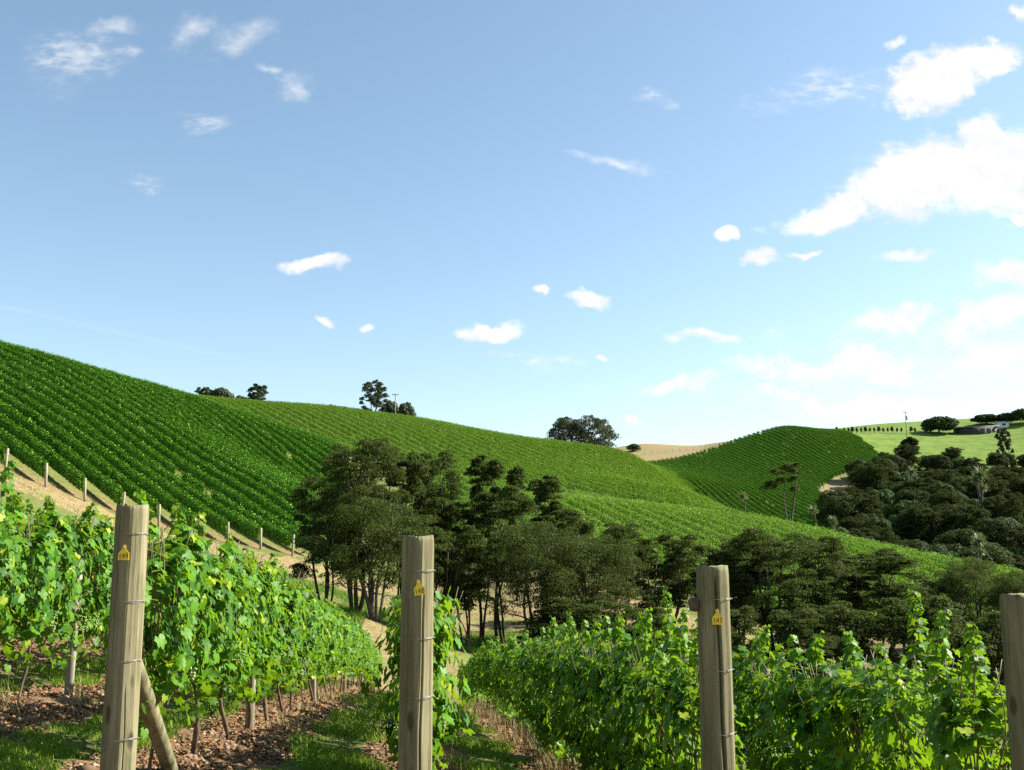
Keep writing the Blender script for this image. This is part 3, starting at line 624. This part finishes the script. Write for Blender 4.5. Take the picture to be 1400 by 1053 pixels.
def make_kanuka(seed, H, Wd, stems=4, bare=.3, npads=30, flat=.55, tuft=.155, per=640, name='kanuka_tree', mat=None, lean=0., spread=.25, padr=(.11, .2), trad=.10):
    """several leaning stems that fork into limbs; each limb end carries a flat layer of fine foliage"""
    r = np.random.RandomState(seed); mat = mat or M_KAN; T = []; tips = []
    for i in range(stems):
        a = i*6.283/stems+r.rand()*.9; rr = Wd*spread*(.5+.7*r.rand()); top = np.array([math.cos(a)*rr+lean*H, math.sin(a)*rr, H*(.68+.25*r.rand())])
        b0 = np.array([math.cos(a)*.18, math.sin(a)*.18, -.3]); p, w = limb(b0, top, trad*(.8+.5*r.rand()), trad*.28, r, 11, .045, -.02); T.append(tube(p, w, 7)); tips.append((p, w))
    P_, N_, TI, S_ = [], [], [], []
    for i in range(npads):
        f_ = bare+(1-bare)*((i+.5)/npads)**.8; f_ = min(.98, f_+r.uniform(-.03, .03)); a = i*2.399+r.rand()*.6
        env = Wd*.5*math.sin(min(1, ((f_-bare)/(1-bare)*.60+.22))*math.pi)**flat; q = math.sqrt(r.uniform(.12, 1)); R_ = env*q
        pr = Wd*r.uniform(*padr)*(1 if q > .5 else 1.15); c = np.array([math.cos(a)*max(0, R_-pr*.4)+lean*H*f_, math.sin(a)*max(0, R_-pr*.4), H*f_-pr*.25*q])
        ps, ws = tips[int(np.argmin([np.linalg.norm(p_[5, :2]-c[:2]) for p_, _ in tips]))]; zi = np.where(ps[:, 2] < c[2]-.10*H)[0]; j = zi[-1] if len(zi) else 2
        p, w = limb(ps[j], c-[0, 0, pr*.15], max(.014, ws[j]*.55), .010, r, 7, .07, .02); T.append(tube(p, w, 5))
        for g in range(3):
            e = c+np.array([math.cos(a+g*2.1)*pr*.6, math.sin(a+g*2.1)*pr*.6, pr*.12]); p2, w2 = limb(p[5], e, .016, .006, r, 4, .05); T.append(tube(p2, w2, 4, False))
        n = int(per*(pr/(Wd*.15))**2); 
        for l_ in range(3):                            # three overlapping shelves per limb
            cc = c+np.array([r.uniform(-.5, .5)*pr, r.uniform(-.5, .5)*pr, (l_-1)*pr*.34]); o_ = pad(r, cc, pr*(.97-.2*l_), pr*.32, n//3, tuft)
            P_.append(o_[0]); N_.append(o_[1]); TI.append(o_[2]); S_.append(o_[3])
    root = empty(name, (0, 0, -80))
    mesh_from('trunk', *join(T), M_BARK, root, smooth=True)
    mesh_from('crown', *scatter(np.concatenate(P_), np.concatenate(N_), np.concatenate(TI), np.concatenate(S_), TPL_TUFT), mat, root)
    return root
def make_round(seed, H, Wd, lumps=22, per=800, leaf=.24, bare=.12, name='forest_tree', mat=None, topheavy=.0):
    """a dense broad crown of many uneven billows on a short trunk"""
    r = np.random.RandomState(seed); mat = mat or M_FOR; T = [tube(*limb((0, 0, -1.5), (0, 0, H*.6), Wd*.035+.05, Wd*.018, r, 8, .03), 7)]
    P_, N_, TI, S_ = [], [], [], []
    for i in range(lumps):
        a = i*2.399+r.rand(); f_ = ((i+.5)/lumps); el = math.asin(max(-.35, min(1, 1-1.35*f_))); 
        rx, rz = Wd*.5, H*(1-bare)*.5; pr = Wd*r.uniform(.13, .21)
        k = r.uniform(.72, 1.02); c = np.array([math.cos(a)*math.cos(el)*(rx-pr*.8)*k, math.sin(a)*math.cos(el)*(rx-pr*.8)*k, H*bare+rz*.95+math.sin(el)*(rz-pr*.5)*k])
        T.append(tube(*limb((0, 0, H*(.25+.25*r.rand())), c, Wd*.012+.02, .02, r, 5, .06), 5))
        n = int(per*r.uniform(.8, 1.2)); d = r.randn(n, 3); d /= np.linalg.norm(d, axis=1, keepdims=True); d[:, 2] = np.abs(d[:, 2])*np.where(r.rand(n) < .8, 1, -.6)
        bump = 1+.16*np.sin(d[:, 0]*6+i)*np.sin(d[:, 1]*6+i*2)
        P_.append(c+d*(pr*bump*(.80+.25*r.rand(n)))[:, None]*[1, 1, .78]); N_.append(d+r.randn(n, 3)*.4+[0, 0, .2]); TI.append(r.randn(n, 3)); S_.append(leaf*(.6+.8*r.rand(n)))
    root = empty(name, (0, 0, -80))
    mesh_from('trunk', *join(T), M_BARK, root, smooth=True)
    mesh_from('crown', *scatter(np.concatenate(P_), np.concatenate(N_), np.concatenate(TI), np.concatenate(S_), TPL_HEX if leaf > .25 else TPL_DIA), mat, root)
    return root
def put(proto, px, d, top_py, w=None, label='', group=None, cat='tree', rz=0., first=False, H=None, Wd=None, sink=0.):
    """stand a tree on the ground in photo column px at distance d, as tall as its top in the photo shows"""
    x, y = XY(px, d); z = gz(x, y); h = P3(px, top_py, d)[2]-z; s = h/H; sw = (w/F*d)/Wd if w else s
    if first: o = proto; o.location = (x, y, z-sink); o.rotation_euler = (0, 0, rz); o.scale = (sw, sw, s)
    else: o = copy_thing(proto, (x, y, z-sink), rz, (sw, sw, s))
    o['label'] = label; o['category'] = cat
    if group: o['group'] = group
    return o
KG = 'dark feathery trees in the valley'
kan = {}
spec = dict(a=(11, 10, 6.0, 5, .24, 30, .5), b=(12, 10, 4.2, 3, .42, 22, .5), c=(13, 7.5, 8.0, 5, .30, 28, .45), d=(14, 7, 4.6, 4, .34, 24, .5), e=(15, 9, 3.2, 2, .58, 13, .6), f=(16, 5, 5, 4, .08, 30, .5), g=(17, 9, 5, 4, .30, 28, .5))
for k_, (sd_, H_, W_, st_, ba_, np_, fl_) in spec.items():
    kan[k_] = (make_kanuka(sd_, H_, W_, st_, ba_, np_, fl_, trad=.12 if k_ in 'ac' else .09), H_, W_)
first_k = set()
def K(k, px, d, top, w, label, rz=0., sink=0.):
    pr, H_, W_ = kan[k]; o = put(pr, px, d, top, w*1.14, label, KG, 'tree', rz, k not in first_k, H_, W_, sink); first_k.add(k); return o
K('a', 492, 59, 604, 118, 'biggest broad dark tree at the left end of the valley clump')
K('g', 452, 62, 655, 100, 'dark tree whose crown hangs lowest and farthest left in the valley clump', .8)
K('b', 548, 62, 614, 84, 'tall dark tree just right of the biggest clump tree, above post 148', 2.1)
K('g', 590, 64, 622, 88, 'tall tree with a flat olive top above and right of post 148', 4.)
K('c', 520, 57, 690, 150, 'low wide dark tree filling the foot of the clump left of post 148', 1.3)
K('e', 660, 66, 624, 62, 'slender bare-stemmed tree with one high flat cap, left of the valley centre', .4)
K('e', 706, 84, 638, 34, 'small thin far tree with a light round top between two flat-capped trees', 2.4)
K('e', 749, 70, 651, 58, 'slender tree with a high rounded cap in front of the middle vineyard', 3.9)
K('d', 634, 60, 722, 92, 'tree with twin dark trunks beside the dead leaning stump, right of post 148', .9)
K('b', 688, 64, 668, 90, 'middle-height dark tree with forked limbs in the valley centre', 5.)
K('c', 735, 60, 724, 130, 'broad spreading dark tree with a lone thick trunk in the valley centre', .2)
K('c', 812, 62, 742, 124, 'wide domed olive tree right of the valley centre', 2.6)
K('g', 848, 74, 718, 74, 'small dome-topped dark tree poking above the wide domed olive tree', 1.7)
K('d', 905, 66, 733, 104, 'dark tree directly left of post 147 with a flat crown', 2.9)
K('d', 962, 70, 752, 84, 'low dark tree half hidden by the top of post 147', .3)
K('a', 1045, 66, 727, 118, 'tall full tree just right of post 147', 3.3)
K('g', 1108, 68, 736, 92, 'open olive tree standing right of the tall full tree beside post 147', 5.2)
K('b', 1190, 70, 752, 92, 'dark umbrella-shaped tree above the right-hand vines, on thin forked stems', .5)
K('d', 1262, 74, 792, 84, 'dark low tree right of the umbrella-shaped tree', 1.4)
K('c', 1305, 72, 770, 92, 'wide dark tree near the right edge, against the sloping vine field', 4.4)
K('f', 1248, 60, 822, 126, 'rounded dark bushy tree above the tallest shoot of the right vine row', .6)
K('c', 1378, 70, 788, 80, 'dark olive tree farthest right, partly behind the edge post', .9)
K('f', 1345, 60, 842, 120, 'low dark bush behind the vines beside the right edge post', 5.2)
K('f', 1130, 62, 828, 110, 'low brownish bushy tree under the open olive tree', 2.2)
K('f', 985, 62, 830, 76, 'low dark bush hidden behind post 147', 3.6)
K('f', 782, 58, 822, 130, 'low dark bush at the foot of the broad spreading trees', 4.9)
K('g', 612, 66, 690, 90, 'dark tree filling the gap between the left clump and the slender trees', 2.)
K('d', 1000, 68, 740, 90, 'dark tree rising behind post 147 on its right', 1.9)
K('g', 1152, 72, 762, 80, 'dark tree between the open olive tree and the umbrella-shaped tree', .2)
K('f', 1080, 60, 838, 90, 'low dark bush under the tall full tree beside post 147', .2)
K('g', 1215, 68, 800, 80, 'dark tree just under the umbrella-shaped tree', 2.6)
K('d', 768, 66, 700, 84, 'olive tree just behind the broad spreading tree in the valley centre', 2.6)
K('f', 880, 60, 835, 90, 'low bush at the foot of the tree left of post 147', 1.1)

# dead leaning stump
def dead_stump():
    r = np.random.RandomState(3); x, y = XY(622, 57); root = None
    T = [tube(*limb((0, 0, -.3), (-.25, 0, 1.9), .10, .03, r, 7, .04), 7), tube(*limb((-.1, 0, .9), (1.4, .1, .3), .05, .02, r, 6, .04), 6), tube(*limb((1.0, 0, -.4), (.35, .1, 1.6), .06, .02, r, 6, .05), 6)]
    v, f = join(T); o = mesh_from('dead_stump', v, f, M_BARK, smooth=True); o.location = (x, y, gz(x, y)); tag(o, 'bare broken stump with leaning dead limbs right of post 148', 'stump')
dead_stump()

# far slender trees and cabbage trees on the edge of the middle hill
t1 = make_kanuka(31, 10, 4.2, 2, .62, 9, .7, tuft=.26, per=260, name='slender_tree', padr=(.14, .24), trad=.13)
put(t1, 1072, 146, 631, 56, 'tall slender tree with a sparse flat top at the edge of the middle hill', None, 'tree', .3, True, 10, 4.2)
def make_cabbage(seed, H, heads, name='cabbage_tree'):
    r = np.random.RandomState(seed); root = empty(name, (0, 0, -80)); T = []; P_, N_, TI, S_ = [], [], [], []
    blade = (np.array([(-.028, 0, 0), (.028, 0, 0), (-.035, .5, .02), (.035, .5, .02), (0, 1, -.12)]), np.array([(0, 1, 3), (0, 3, 2), (2, 3, 4)]))
    for (hx, hz, rad) in heads:
        T.append(tube(*limb((0, 0, -.3) if hz == heads[0][1] else (0, 0, heads[-1][1]*.55), (hx, 0, hz), .13, .07, r, 7, .03), 6)); n = 150
        d = r.randn(n, 3); d[:, 2] = d[:, 2]*.9+.25; d /= np.linalg.norm(d, axis=1, keepdims=True)
        P_.append(np.tile([hx, 0, hz], (n, 1))+d*.06); TI.append(d); N_.append(np.cross(d, r.randn(n, 3))); S_.append(rad*(.75+.4*r.rand(n)))
    mesh_from('trunk', *join(T), M_BARK, root, smooth=True)
    mesh_from('crown', *scatter(np.concatenate(P_), np.concatenate(N_), np.concatenate(TI), np.concatenate(S_), blade), M_FROND, root); return root
cb1 = make_cabbage(1, 5, [(0, 4.4, .95)]); cb2 = make_cabbage(2, 5, [(-.1, 4.4, .9), (.35, 4.0, .7), (-.3, 3.1, .6)])
put(cb1, 1104, 139, 690, None, 'cabbage tree with one tufted head, right of the tall slender tree', 'cabbage trees', 'cabbage tree', 0, True, 5.3, 1)
put(cb2, 1130, 133, 704, None, 'pale branching cabbage tree on the shoulder of the middle hill', 'cabbage trees', 'cabbage tree', .5, True, 5.3, 1)
put(cb1, 1011, 150, 671, None, 'small cabbage tree standing in the middle hill vines', 'cabbage trees', 'cabbage tree', 1., False, 5.3, 1)
put(cb2, 1323, 116, 728, None, 'double-headed cabbage tree against the dark forest near the right edge', 'cabbage trees', 'cabbage tree', 1.9, False, 5.3, 1)
put(cb1, 1240, 262, 652, None, 'cabbage tree rising out of the middle of the forest', 'cabbage trees', 'cabbage tree', 2.9, False, 5.3, 1, -3.)
put(cb2, 1330, 225, 655, None, 'pale cabbage tree in the upper right forest', 'cabbage trees', 'cabbage tree', 2., False, 5.3, 1, -3.)

# the forest in the gully
fp = [(make_round(41, 9, 10), 9, 10), (make_kanuka(42, 9, 8, 3, .15, 34, .5, tuft=.34, per=420, name='forest_tree', mat=M_FOR, trad=.14), 9, 8), (make_round(43, 10, 9, 24), 10, 9), (make_kanuka(44, 10, 10, 4, .12, 46, .5, tuft=.34, per=420, name='forest_tree', mat=M_FOR, trad=.16), 10, 10), (make_round(45, 8, 8, 18, mat=M_FOR2), 8, 8), (make_round(46, 6, 8, 16, mat=M_FOR2), 6, 8)]
FOREST = [XY(1140, 310), XY(1178, 338), XY(1225, 342), XY(1330, 334), XY(1440, 330), XY(1500, 300), XY(1540, 145), XY(1380, 148), XY(1270, 160), XY(1170, 176), XY(1112, 180), XY(1098, 200), XY(1130, 236), XY(1150, 262), XY(1165, 290)]
fr = np.random.RandomState(21); pts = []
for yy in np.arange(146, 345, 7.6):
    for xx in np.arange(30, 200, 8.2):
        x = xx+fr.uniform(-2.6, 2.6)+(4 if int(yy/7.6) % 2 else 0); y = yy+fr.uniform(-2.4, 2.4)
        if in_poly(np.array([x]), np.array([y]), FOREST)[0] and 1085 < CX+F*x/y < 1440: pts.append((x, y))
print('forest', len(pts)); usedf = set()
tiers = [(0, 175, 'front tier'), (175, 205, 'second tier'), (205, 235, 'third tier'), (235, 265, 'fourth tier'), (265, 300, 'fifth tier'), (300, 400, 'top tier')]
for lo, hi, tn in tiers:
    T_ = sorted([p for p in pts if lo <= p[1] < hi], key=lambda p: p[0]/p[1])
    for i, (x, y) in enumerate(T_):
        j = int(fr.choice([0, 1, 2, 3, 4, 5], p=[.20, .17, .17, .13, .19, .14])); pr, H_, W_ = fp[j]; s = fr.uniform(.65, 1.18); z = gz(x, y)-.8
        if hi == 400: s *= .8
        lab = '%s tree from left in the forest %s, %s' % (ordn(i+1), tn, ['dark and broad', 'dark and feathery', 'dark and tall', 'dark and layered', 'greener and rounded', 'small and bright green'][j])
        if j in usedf: o = copy_thing(pr, (x, y, z), fr.rand()*6.28, (s*fr.uniform(.9, 1.15), s*fr.uniform(.9, 1.15), s), label=lab, group='trees of the gully forest')
        else: usedf.add(j); o = pr; o.location = (x, y, z); o.scale = (s, s, s); o['label'] = lab; o['group'] = 'trees of the gully forest'
        o['category'] = 'tree'

# trees on the skyline
def S(proto, px, d, top, w, H_, W_, label, first=True, rz=0., sink=0., name=None):
    return put(proto, px, d, top, w, label, 'trees on the skyline' if name is None else name, 'tree', rz, first, H_, W_, sink)
e1 = make_kanuka(51, 9, 8, 2, .25, 30, .6, tuft=.42, per=330, name='gum_tree', mat=M_EUC, padr=(.09, .15), trad=.2)
S(e1, 513, 268, 522, 42, 9, 8, 'tall ragged tree on the crest left of the wooden power pole')
r1 = make_round(52, 6, 9, 20, 300, .42, .02, 'skyline_tree', M_EUC)
S(r1, 556, 270, 548, 26, 6, 9, 'dark low tree right of the power pole on the crest', sink=.5)
S(r1, 534, 271, 548, 24, 6, 9, 'low tree between the ragged tree and the power pole', False, 2.)
e2 = make_kanuka(53, 11, 22, 5, .10, 70, .55, tuft=.55, per=520, name='spreading_tree', mat=M_EUC, padr=(.07, .12), trad=.45, spread=.30)
S(e2, 792, 284, 568, 108, 11, 22, 'great spreading evergreen alone on the skyline above the middle hill', sink=1.)
e3 = make_kanuka(54, 6, 6, 2, .15, 22, .6, tuft=.42, per=300, name='gum_tree', mat=M_EUC, padr=(.10, .16), trad=.15)
S(e3, 352, 286, 525, 32, 6, 6, 'small open tree on the skyline where the two vine hills meet', sink=.5)
S(r1, 303, 284, 528, 36, 6, 9, 'rounded brownish tree rising behind the crest of the left hill', False, 1., .5)
S(e3, 281, 283, 528, 28, 6, 6, 'small brownish tree at the left end of the skyline group', False, 3., .5)
S(r1, 330, 288, 539, 26, 6, 9, 'lowest dark bush between the skyline trees over the left hill', False, 3., .5)
S(r1, 865, 345, 605, 22, 6, 9, 'dark bush right of the great spreading skyline tree', False, 4., .5)
S(r1, 453, 280, 551, 14, 6, 9, 'tiny dark bush top on the middle hill crest', False, 4., .5)
r2 = make_round(55, 6, 9, 24, 420, .40, .0, 'domed_tree', M_FOR)
S(r2, 1281, 398, 566, 50, 6, 9, 'dark domed tree on the grassy skyline left of the dark shed', sink=.8)
S(r2, 1345, 412, 566, 40, 6, 9, 'wide flat dark tree behind the dark shed', False, 1., 0)
S(r2, 1373, 408, 562, 30, 6, 9, 'dark tree on the skyline just right of the shed', False, 2., .5)
S(r2, 1396, 404, 556, 34, 6, 9, 'dark tree at the right edge of the skyline', False, 3., .5)
b3 = make_kanuka(56, 5, 4.6, 1, .28, 22, .5, tuft=.36, per=420, name='round_tree', mat=M_FOR, padr=(.13, .2), trad=.2)
S(b3, 1239, 352, 599, 27, 5, 4.6, 'lone round dark tree on a short trunk in the bright paddock', name='trees of the paddock')
S(e3, 1367, 338, 586, 22, 6, 6, 'loose tree standing above the forest edge at the right', False, 2., .3, 'trees of the paddock')
bs = make_round(57, 1.6, 1.9, 7, 60, .30, .05, 'orchard_bush', M_FOR)
bx = [1141, 1151, 1157, 1162, 1168, 1174, 1180, 1186, 1192, 1198, 1204, 1210, 1216, 1223, 1229, 1242, 1247]
for i, px in enumerate(bx):
    d = 396; put(bs, px, d, 584.5 if i % 3 else 583, 3.6 if i % 3 else 5, '%s little round bush from the left in the row on the paddock skyline' % ordn(i+1), 'little bushes on the paddock skyline', 'bush', i*1., i == 0, 1.6, 1.9)

# ------------------------------------------------------------------ power poles, shed, fences
def power_pole(px, d, top, label, arm_z=.25, w=.9, box=False):
    x, y = XY(px, d); z = gz(x, y); h = P3(px, top, d)[2]-z; root = empty('power_pole', (x, y, z), label=label, cat='power pole', group='wooden power poles')
    mesh_from('pole', *tube([(0, 0, -.5), (0, 0, h*.5), (0, 0, h)], [.17, .15, .12], 8), M_POSTF, root)
    mesh_from('crossarm', *tube([(-w, 0, h-arm_z), (w, 0, h-arm_z)], .09, 6), M_POSTF, root)
    for s in (-.85, -.3, .3, .85): mesh_from('insulator', *tube([(s*w, 0, h-arm_z+.08), (s*w, 0, h-arm_z+.2), (s*w, 0, h-arm_z+.3)], [.05, .08, .03], 8), M_WIRE, root)
    if box: mesh_from('transformer', *tube([(.38, 0, h*.70), (.38, 0, h*.72), (.38, 0, h*.84), (.38, 0, h*.86)], [.2, .3, .3, .2], 10), M_WIRE, root)
power_pole(541, 262, 538.5, 'wooden power pole with a crossarm standing on the vine-covered crest')
power_pole(1235.5, 380, 563, 'wooden power pole with a small transformer on the grassy paddock skyline', box=True)
def boxm(x0, x1, y0, y1, z0, z1):
    v = np.array([(x, y, z) for z in (z0, z1) for x, y in ((x0, y0), (x1, y0), (x1, y1), (x0, y1))])
    return v, np.array([(0, 1, 5), (0, 5, 4), (1, 2, 6), (1, 6, 5), (2, 3, 7), (2, 7, 6), (3, 0, 4), (3, 4, 7), (4, 5, 6), (4, 6, 7), (0, 2, 1), (0, 3, 2)])
M_SHED = plain('dark_board_wall', (.045, .040, .034), .8); M_ROOF = plain('pale_iron_roof', (.30, .30, .29), .5, .2); M_DOOR = plain('grey_door', (.10, .095, .085), .7); M_WIN = plain('window_glass', (.03, .04, .05), .1)
def shed():
    d = 396; x, y = XY(1334, d); z = gz(x, y); root = empty('shed', (x, y, z), label='long dark low shed with a flat pale roof on the paddock skyline', cat='shed')
    W, H_ = 7.4, 3.0; V = np.array([(-W, 0, -1), (W, 0, -1), (W, 6, -1), (-W, 6, -1), (-W, 0, H_-.5), (W, 0, H_), (W, 6, H_+.2), (-W, 6, H_-.3)])
    mesh_from('wall', V, np.array([(0, 1, 5), (0, 5, 4), (1, 2, 6), (1, 6, 5), (2, 3, 7), (2, 7, 6), (3, 0, 4), (3, 4, 7), (4, 5, 6), (4, 6, 7)]), M_SHED, root)
    V = np.array([(-W-.6, -.7, H_-.46), (W+.5, -.7, H_+.06), (W+.5, 6.5, H_+.28), (-W-.6, 6.5, H_-.24)]); V = np.r_[V, V+[0, 0, .18]]
    mesh_from('roof', V, boxm(0, 1, 0, 1, 0, 1)[1], M_ROOF, root)
    for a in (.6, 2.9, 5.2): mesh_from('door', *boxm(a, a+1.7, -.05, -.003, -.2, 2.2), M_DOOR, root)
    for a in (-6.2, -3.6): mesh_from('window', *boxm(a, a+1.5, -.05, -.003, 1.0, 1.9), M_WIN, root)
    hx, hy = XY(1369, 402); hz = gz(hx, hy); hr = empty('white_cottage', (hx, hy, hz), label='small pale building glimpsed between the shed and the skyline trees', cat='building')
    mesh_from('wall', *boxm(-1.9, 1.9, 0, 4, -1, 2.3), plain('white_paint', (.75, .74, .70), .6), hr); v, f = boxm(-2.2, 2.2, -.3, 4.3, 2.303, 2.5); mesh_from('roof', v, f, M_ROOF, hr)
    mesh_from('window', *boxm(-.9, .6, -.05, -.003, .9, 1.7), M_WIN, hr)
shed()
def fence(p0, p1, n, h, label, rails=3, rw=.035):
    a, b = np.array(p0), np.array(p1); o0 = np.array([*a, gz(*a)]); root = empty('fence', tuple(o0), label=label, cat='fence'); P = []
    for i in range(n):
        q = a+(b-a)*i/(n-1); z = gz(*q); P.append([*q, z]); v, f = tube([(0, 0, -.3), (0, 0, h)], .075, 6); pm = mesh_from('fence_post', v, f, M_POSTF, root); pm.location = Vector((*q, z))-Vector(o0)
    P = np.array(P)-o0
    for k in range(rails): mesh_from('rail', *tube(P+[0, 0, h*(k+.8)/(rails+.2)], rw, 4, False), M_POSTF, root)
fence(XY(962, 346), XY(988, 349), 5, 1.7, 'wooden rail fence section on the dry skyline beside the far vines', 3, .06)
fence(XY(880, 335), XY(955, 345), 9, 1.2, 'thin post and wire fence along the dry brown ridge', 2, .015)
fence(XY(1142, 398), XY(1236, 392), 12, 1.0, 'low wire fence along the bright paddock skyline', 2, .012)

# posts that close the rows of the hillsides
def end_posts(rows, which, label, group, h, rad, sel=None, lim=99):
    pm = post_mesh('row_post', h, rad, 8); i = 0
    for (p, segs, _) in rows:
        a, b = segs[which] if which == 0 else segs[-1]; s = a if which == 0 else b
        q = p+USE*(s+(-.35 if which == 0 else .35)); px, d = CX+F*q[0]/q[1]*math.cos(PITCH), q[1]
        if sel and not sel(px, d): continue
        i += 1
        if i > lim: break
        o = bpy.data.objects.new('row_post', pm.data); C.objects.link(o); o.location = (q[0], q[1], gz(*q)); o.rotation_euler = (R((i*7) % 5-2), R((i*11) % 5-2), i)
        tag(o, label % ordn(i), 'post', group)
USE = UA; end_posts(rowsA, 0, '%s pale post from the left at the foot of the left hill vine rows', 'posts along the foot of the left hill', 1.78, .10, lambda px, d: -60 < px < 440)
USE = UD; end_posts(rowsD, -1, '%s thin post from the left along the lower edge of the far hill vines', 'posts along the far hill vines', 1.9, .075, lambda px, d: 860 < px < 1120)
USE = UC; end_posts(rowsC, 0, '%s thin post from the left along the little track across the middle hill', 'posts across the middle hill', 1.9, .07, lambda px, d: 850 < px < 1030)

# ------------------------------------------------------------------ what covers the ground
def stuff_mat(name, c1, c2, c3=None, rough=.9):
    m, t, p = new_mat(name); rnd = t.n('ShaderNodeNewGeometry').outputs['Random Per Island']; c = t.mix(rnd, c1, c2)
    if c3: c = t.mix(t.ss(rnd, .75, .8), c, c3)
    t.l(c, p.inputs['Base Color']); p.inputs['Roughness'].default_value = rough; p.inputs['Specular IOR Level'].default_value = .2
    return m
def blades(r, x, y, h, w):
    n = len(x); z = GZ(x, y); a = r.rand(n)*6.283; b = a+r.uniform(-.5, .5, n)+1.57; le = h*r.uniform(.15, .8, n)
    base = np.c_[x, y, z-.01]; s = np.c_[np.cos(b), np.sin(b), np.zeros(n)]*(w/2)[:, None]; mid = base+np.c_[np.cos(a)*le*.35, np.sin(a)*le*.35, h*.6]; tip = base+np.c_[np.cos(a)*le, np.sin(a)*le, h]
    v = np.stack([base-s, base+s, mid+s*.7, mid-s*.7, tip], 1).reshape(-1, 3); f = np.array([(0, 1, 2), (0, 2, 3), (3, 2, 4)])[None]+(np.arange(n)*5)[:, None, None]
    return v, f.reshape(-1, 3)
def near_pts(r, n, y0, y1, pxa=-40, pxb=1440, pw=2.0):
    u = r.rand(n); y = 1/((1/y1)+(1/y0-1/y1)*u) if pw == 2 else y0+(y1-y0)*u; px = r.uniform(pxa, pxb, n); return (px-CX)/F*y, y
g_ = np.random.RandomState(99)
x, y = near_pts(g_, 520000, 6.0, 48); rd = row_dist(x, y); pt = wob(x, y, 2.1); keep = (rd+.16*pt > .50) | (g_.rand(len(x)) < .03); keep &= (pt+.5*wob(y, x, 5.3) > -.15) | (g_.rand(len(x)) < .12)
keep &= (np.abs(x) < 40); x, y, pt = x[keep], y[keep], pt[keep]; sc_ = np.clip(y/9, 1, 3.2)
v, f = blades(g_, x, y, g_.uniform(.03, .095, len(x))*np.clip(1+.4*pt, .4, 1.6)*sc_**.35, .0055*sc_)
o = mesh_from('grass', v, f, leaf_material('grass_blade', (.09, .19, .010), (.23, .34, .025), (.3, .5, .03), .25, .6, .2, hue=(.40, .32, .14))); tag(o, 'short green grass between the near vine rows', 'grass', kind='stuff')
x, y = near_pts(g_, 75000, 6.0, 46); rd = row_dist(x, y); keep = rd+.2*g_.randn(len(x))*.5 < .5; x, y = x[keep], y[keep]; n = len(x)
z = GZ(x, y)+.05*np.exp(-(row_dist(x, y)/.32)**2)+.004+.02*g_.rand(n); sz = g_.uniform(.012, .042, n)*np.clip(y/10, 1, 2.2)
v, f = scatter(np.c_[x, y, z], np.c_[g_.randn(n, 2)*.55, np.ones(n)], g_.randn(n, 3), sz, TPL_HEX)
o = mesh_from('dead_leaves', v, f, stuff_mat('dead_leaf', (.13, .070, .030), (.30, .17, .08), (.34, .14, .07))); tag(o, 'brown and pinkish dead leaves under the near vines', 'dead leaves', kind='stuff')
x, y = near_pts(g_, 30000, 6.0, 30); keep = row_dist(x, y) < .62; x, y = x[keep], y[keep]; n = len(x); sz = g_.uniform(.006, .028, n)**1.0; sz[g_.rand(n) < .01] *= 2.2
v = ICO[0][None]*sz[:, None, None]*(1+.35*g_.randn(n, 12, 1))*[1, 1, .7]+np.c_[x, y, GZ(x, y)+.05*np.exp(-(row_dist(x, y)/.32)**2)+sz*.3][:, None]
o = mesh_from('soil_clods', v.reshape(-1, 3), (ICO[1][None]+(np.arange(n)*12)[:, None, None]).reshape(-1, 3), stuff_mat('clod', (.10, .062, .034), (.22, .14, .08), (.30, .22, .15))); tag(o, 'crumbly brown clods along the near vine rows', 'soil clods', kind='stuff')
# dry weeds under the row of post 147 and here and there
cx = []; 
for n_, ya, yb, k in ((147, 12, 40, 45), (149, 9, 30, 6), (150, 8, 20, 6), (148, 8, 30, 5), (146, 10, 30, 8)):
    for i in range(k): yy = g_.uniform(ya, yb); cx.append((float(ROWX(n_, yy))+g_.uniform(-.35, .35), yy))
cx = np.array(cx); n = 90; x = (cx[:, :1]+g_.randn(len(cx), n)*.09).ravel(); y = (cx[:, 1:]+g_.randn(len(cx), n)*.09).ravel()
v, f = blades(g_, x, y, g_.uniform(.10, .34, len(x)), np.full(len(x), .006)); o = mesh_from('dry_weeds', v, f, stuff_mat('straw_blade', (.30, .21, .10), (.46, .36, .19), (.2, .22, .07))); tag(o, 'dry straw-coloured weeds along the foot of the vines', 'weeds', kind='stuff')
# rough grass of the headland, the banks and the hollow
def patch(name, px0, px1, d0, d1, n, h0, h1, mat, label, cat, fn=None, w=.02):
    d = g_.uniform(d0, d1, n); px = g_.uniform(px0, px1, n); x = (px-CX)/F*d; y = d; k = wob(x, y, .9)
    keep = k > -.35+.6*g_.randn(n)
    if fn is not None: keep &= fn(x, y)
    x, y = x[keep], y[keep]; v, f = blades(g_, x, y, g_.uniform(h0, h1, len(x)), np.full(len(x), w)); o = mesh_from(name, v, f, mat); tag(o, label, cat, kind='stuff')
M_LG = leaf_material('long_grass_blade', (.06, .14, .012), (.17, .28, .03), (.3, .5, .03), .25, .6, .2); M_DG = stuff_mat('dry_grass_blade', (.24, .19, .08), (.42, .34, .16), (.12, .17, .04))
patch('dry_grass', -40, 1240, 48, 98, 150000, .03, .12, M_DG, 'short dry grass over the headland below the hills', 'grass', lambda x, y: in_poly(x, y, TRACK), .03)
patch('long_grass', 250, 1000, 45, 80, 190000, .12, .42, M_LG, 'long green grass on the bank round the foot of the trees', 'grass', lambda x, y: ~in_poly(x, y, TRACK) & ~in_poly(x, y, PATHN), .022)
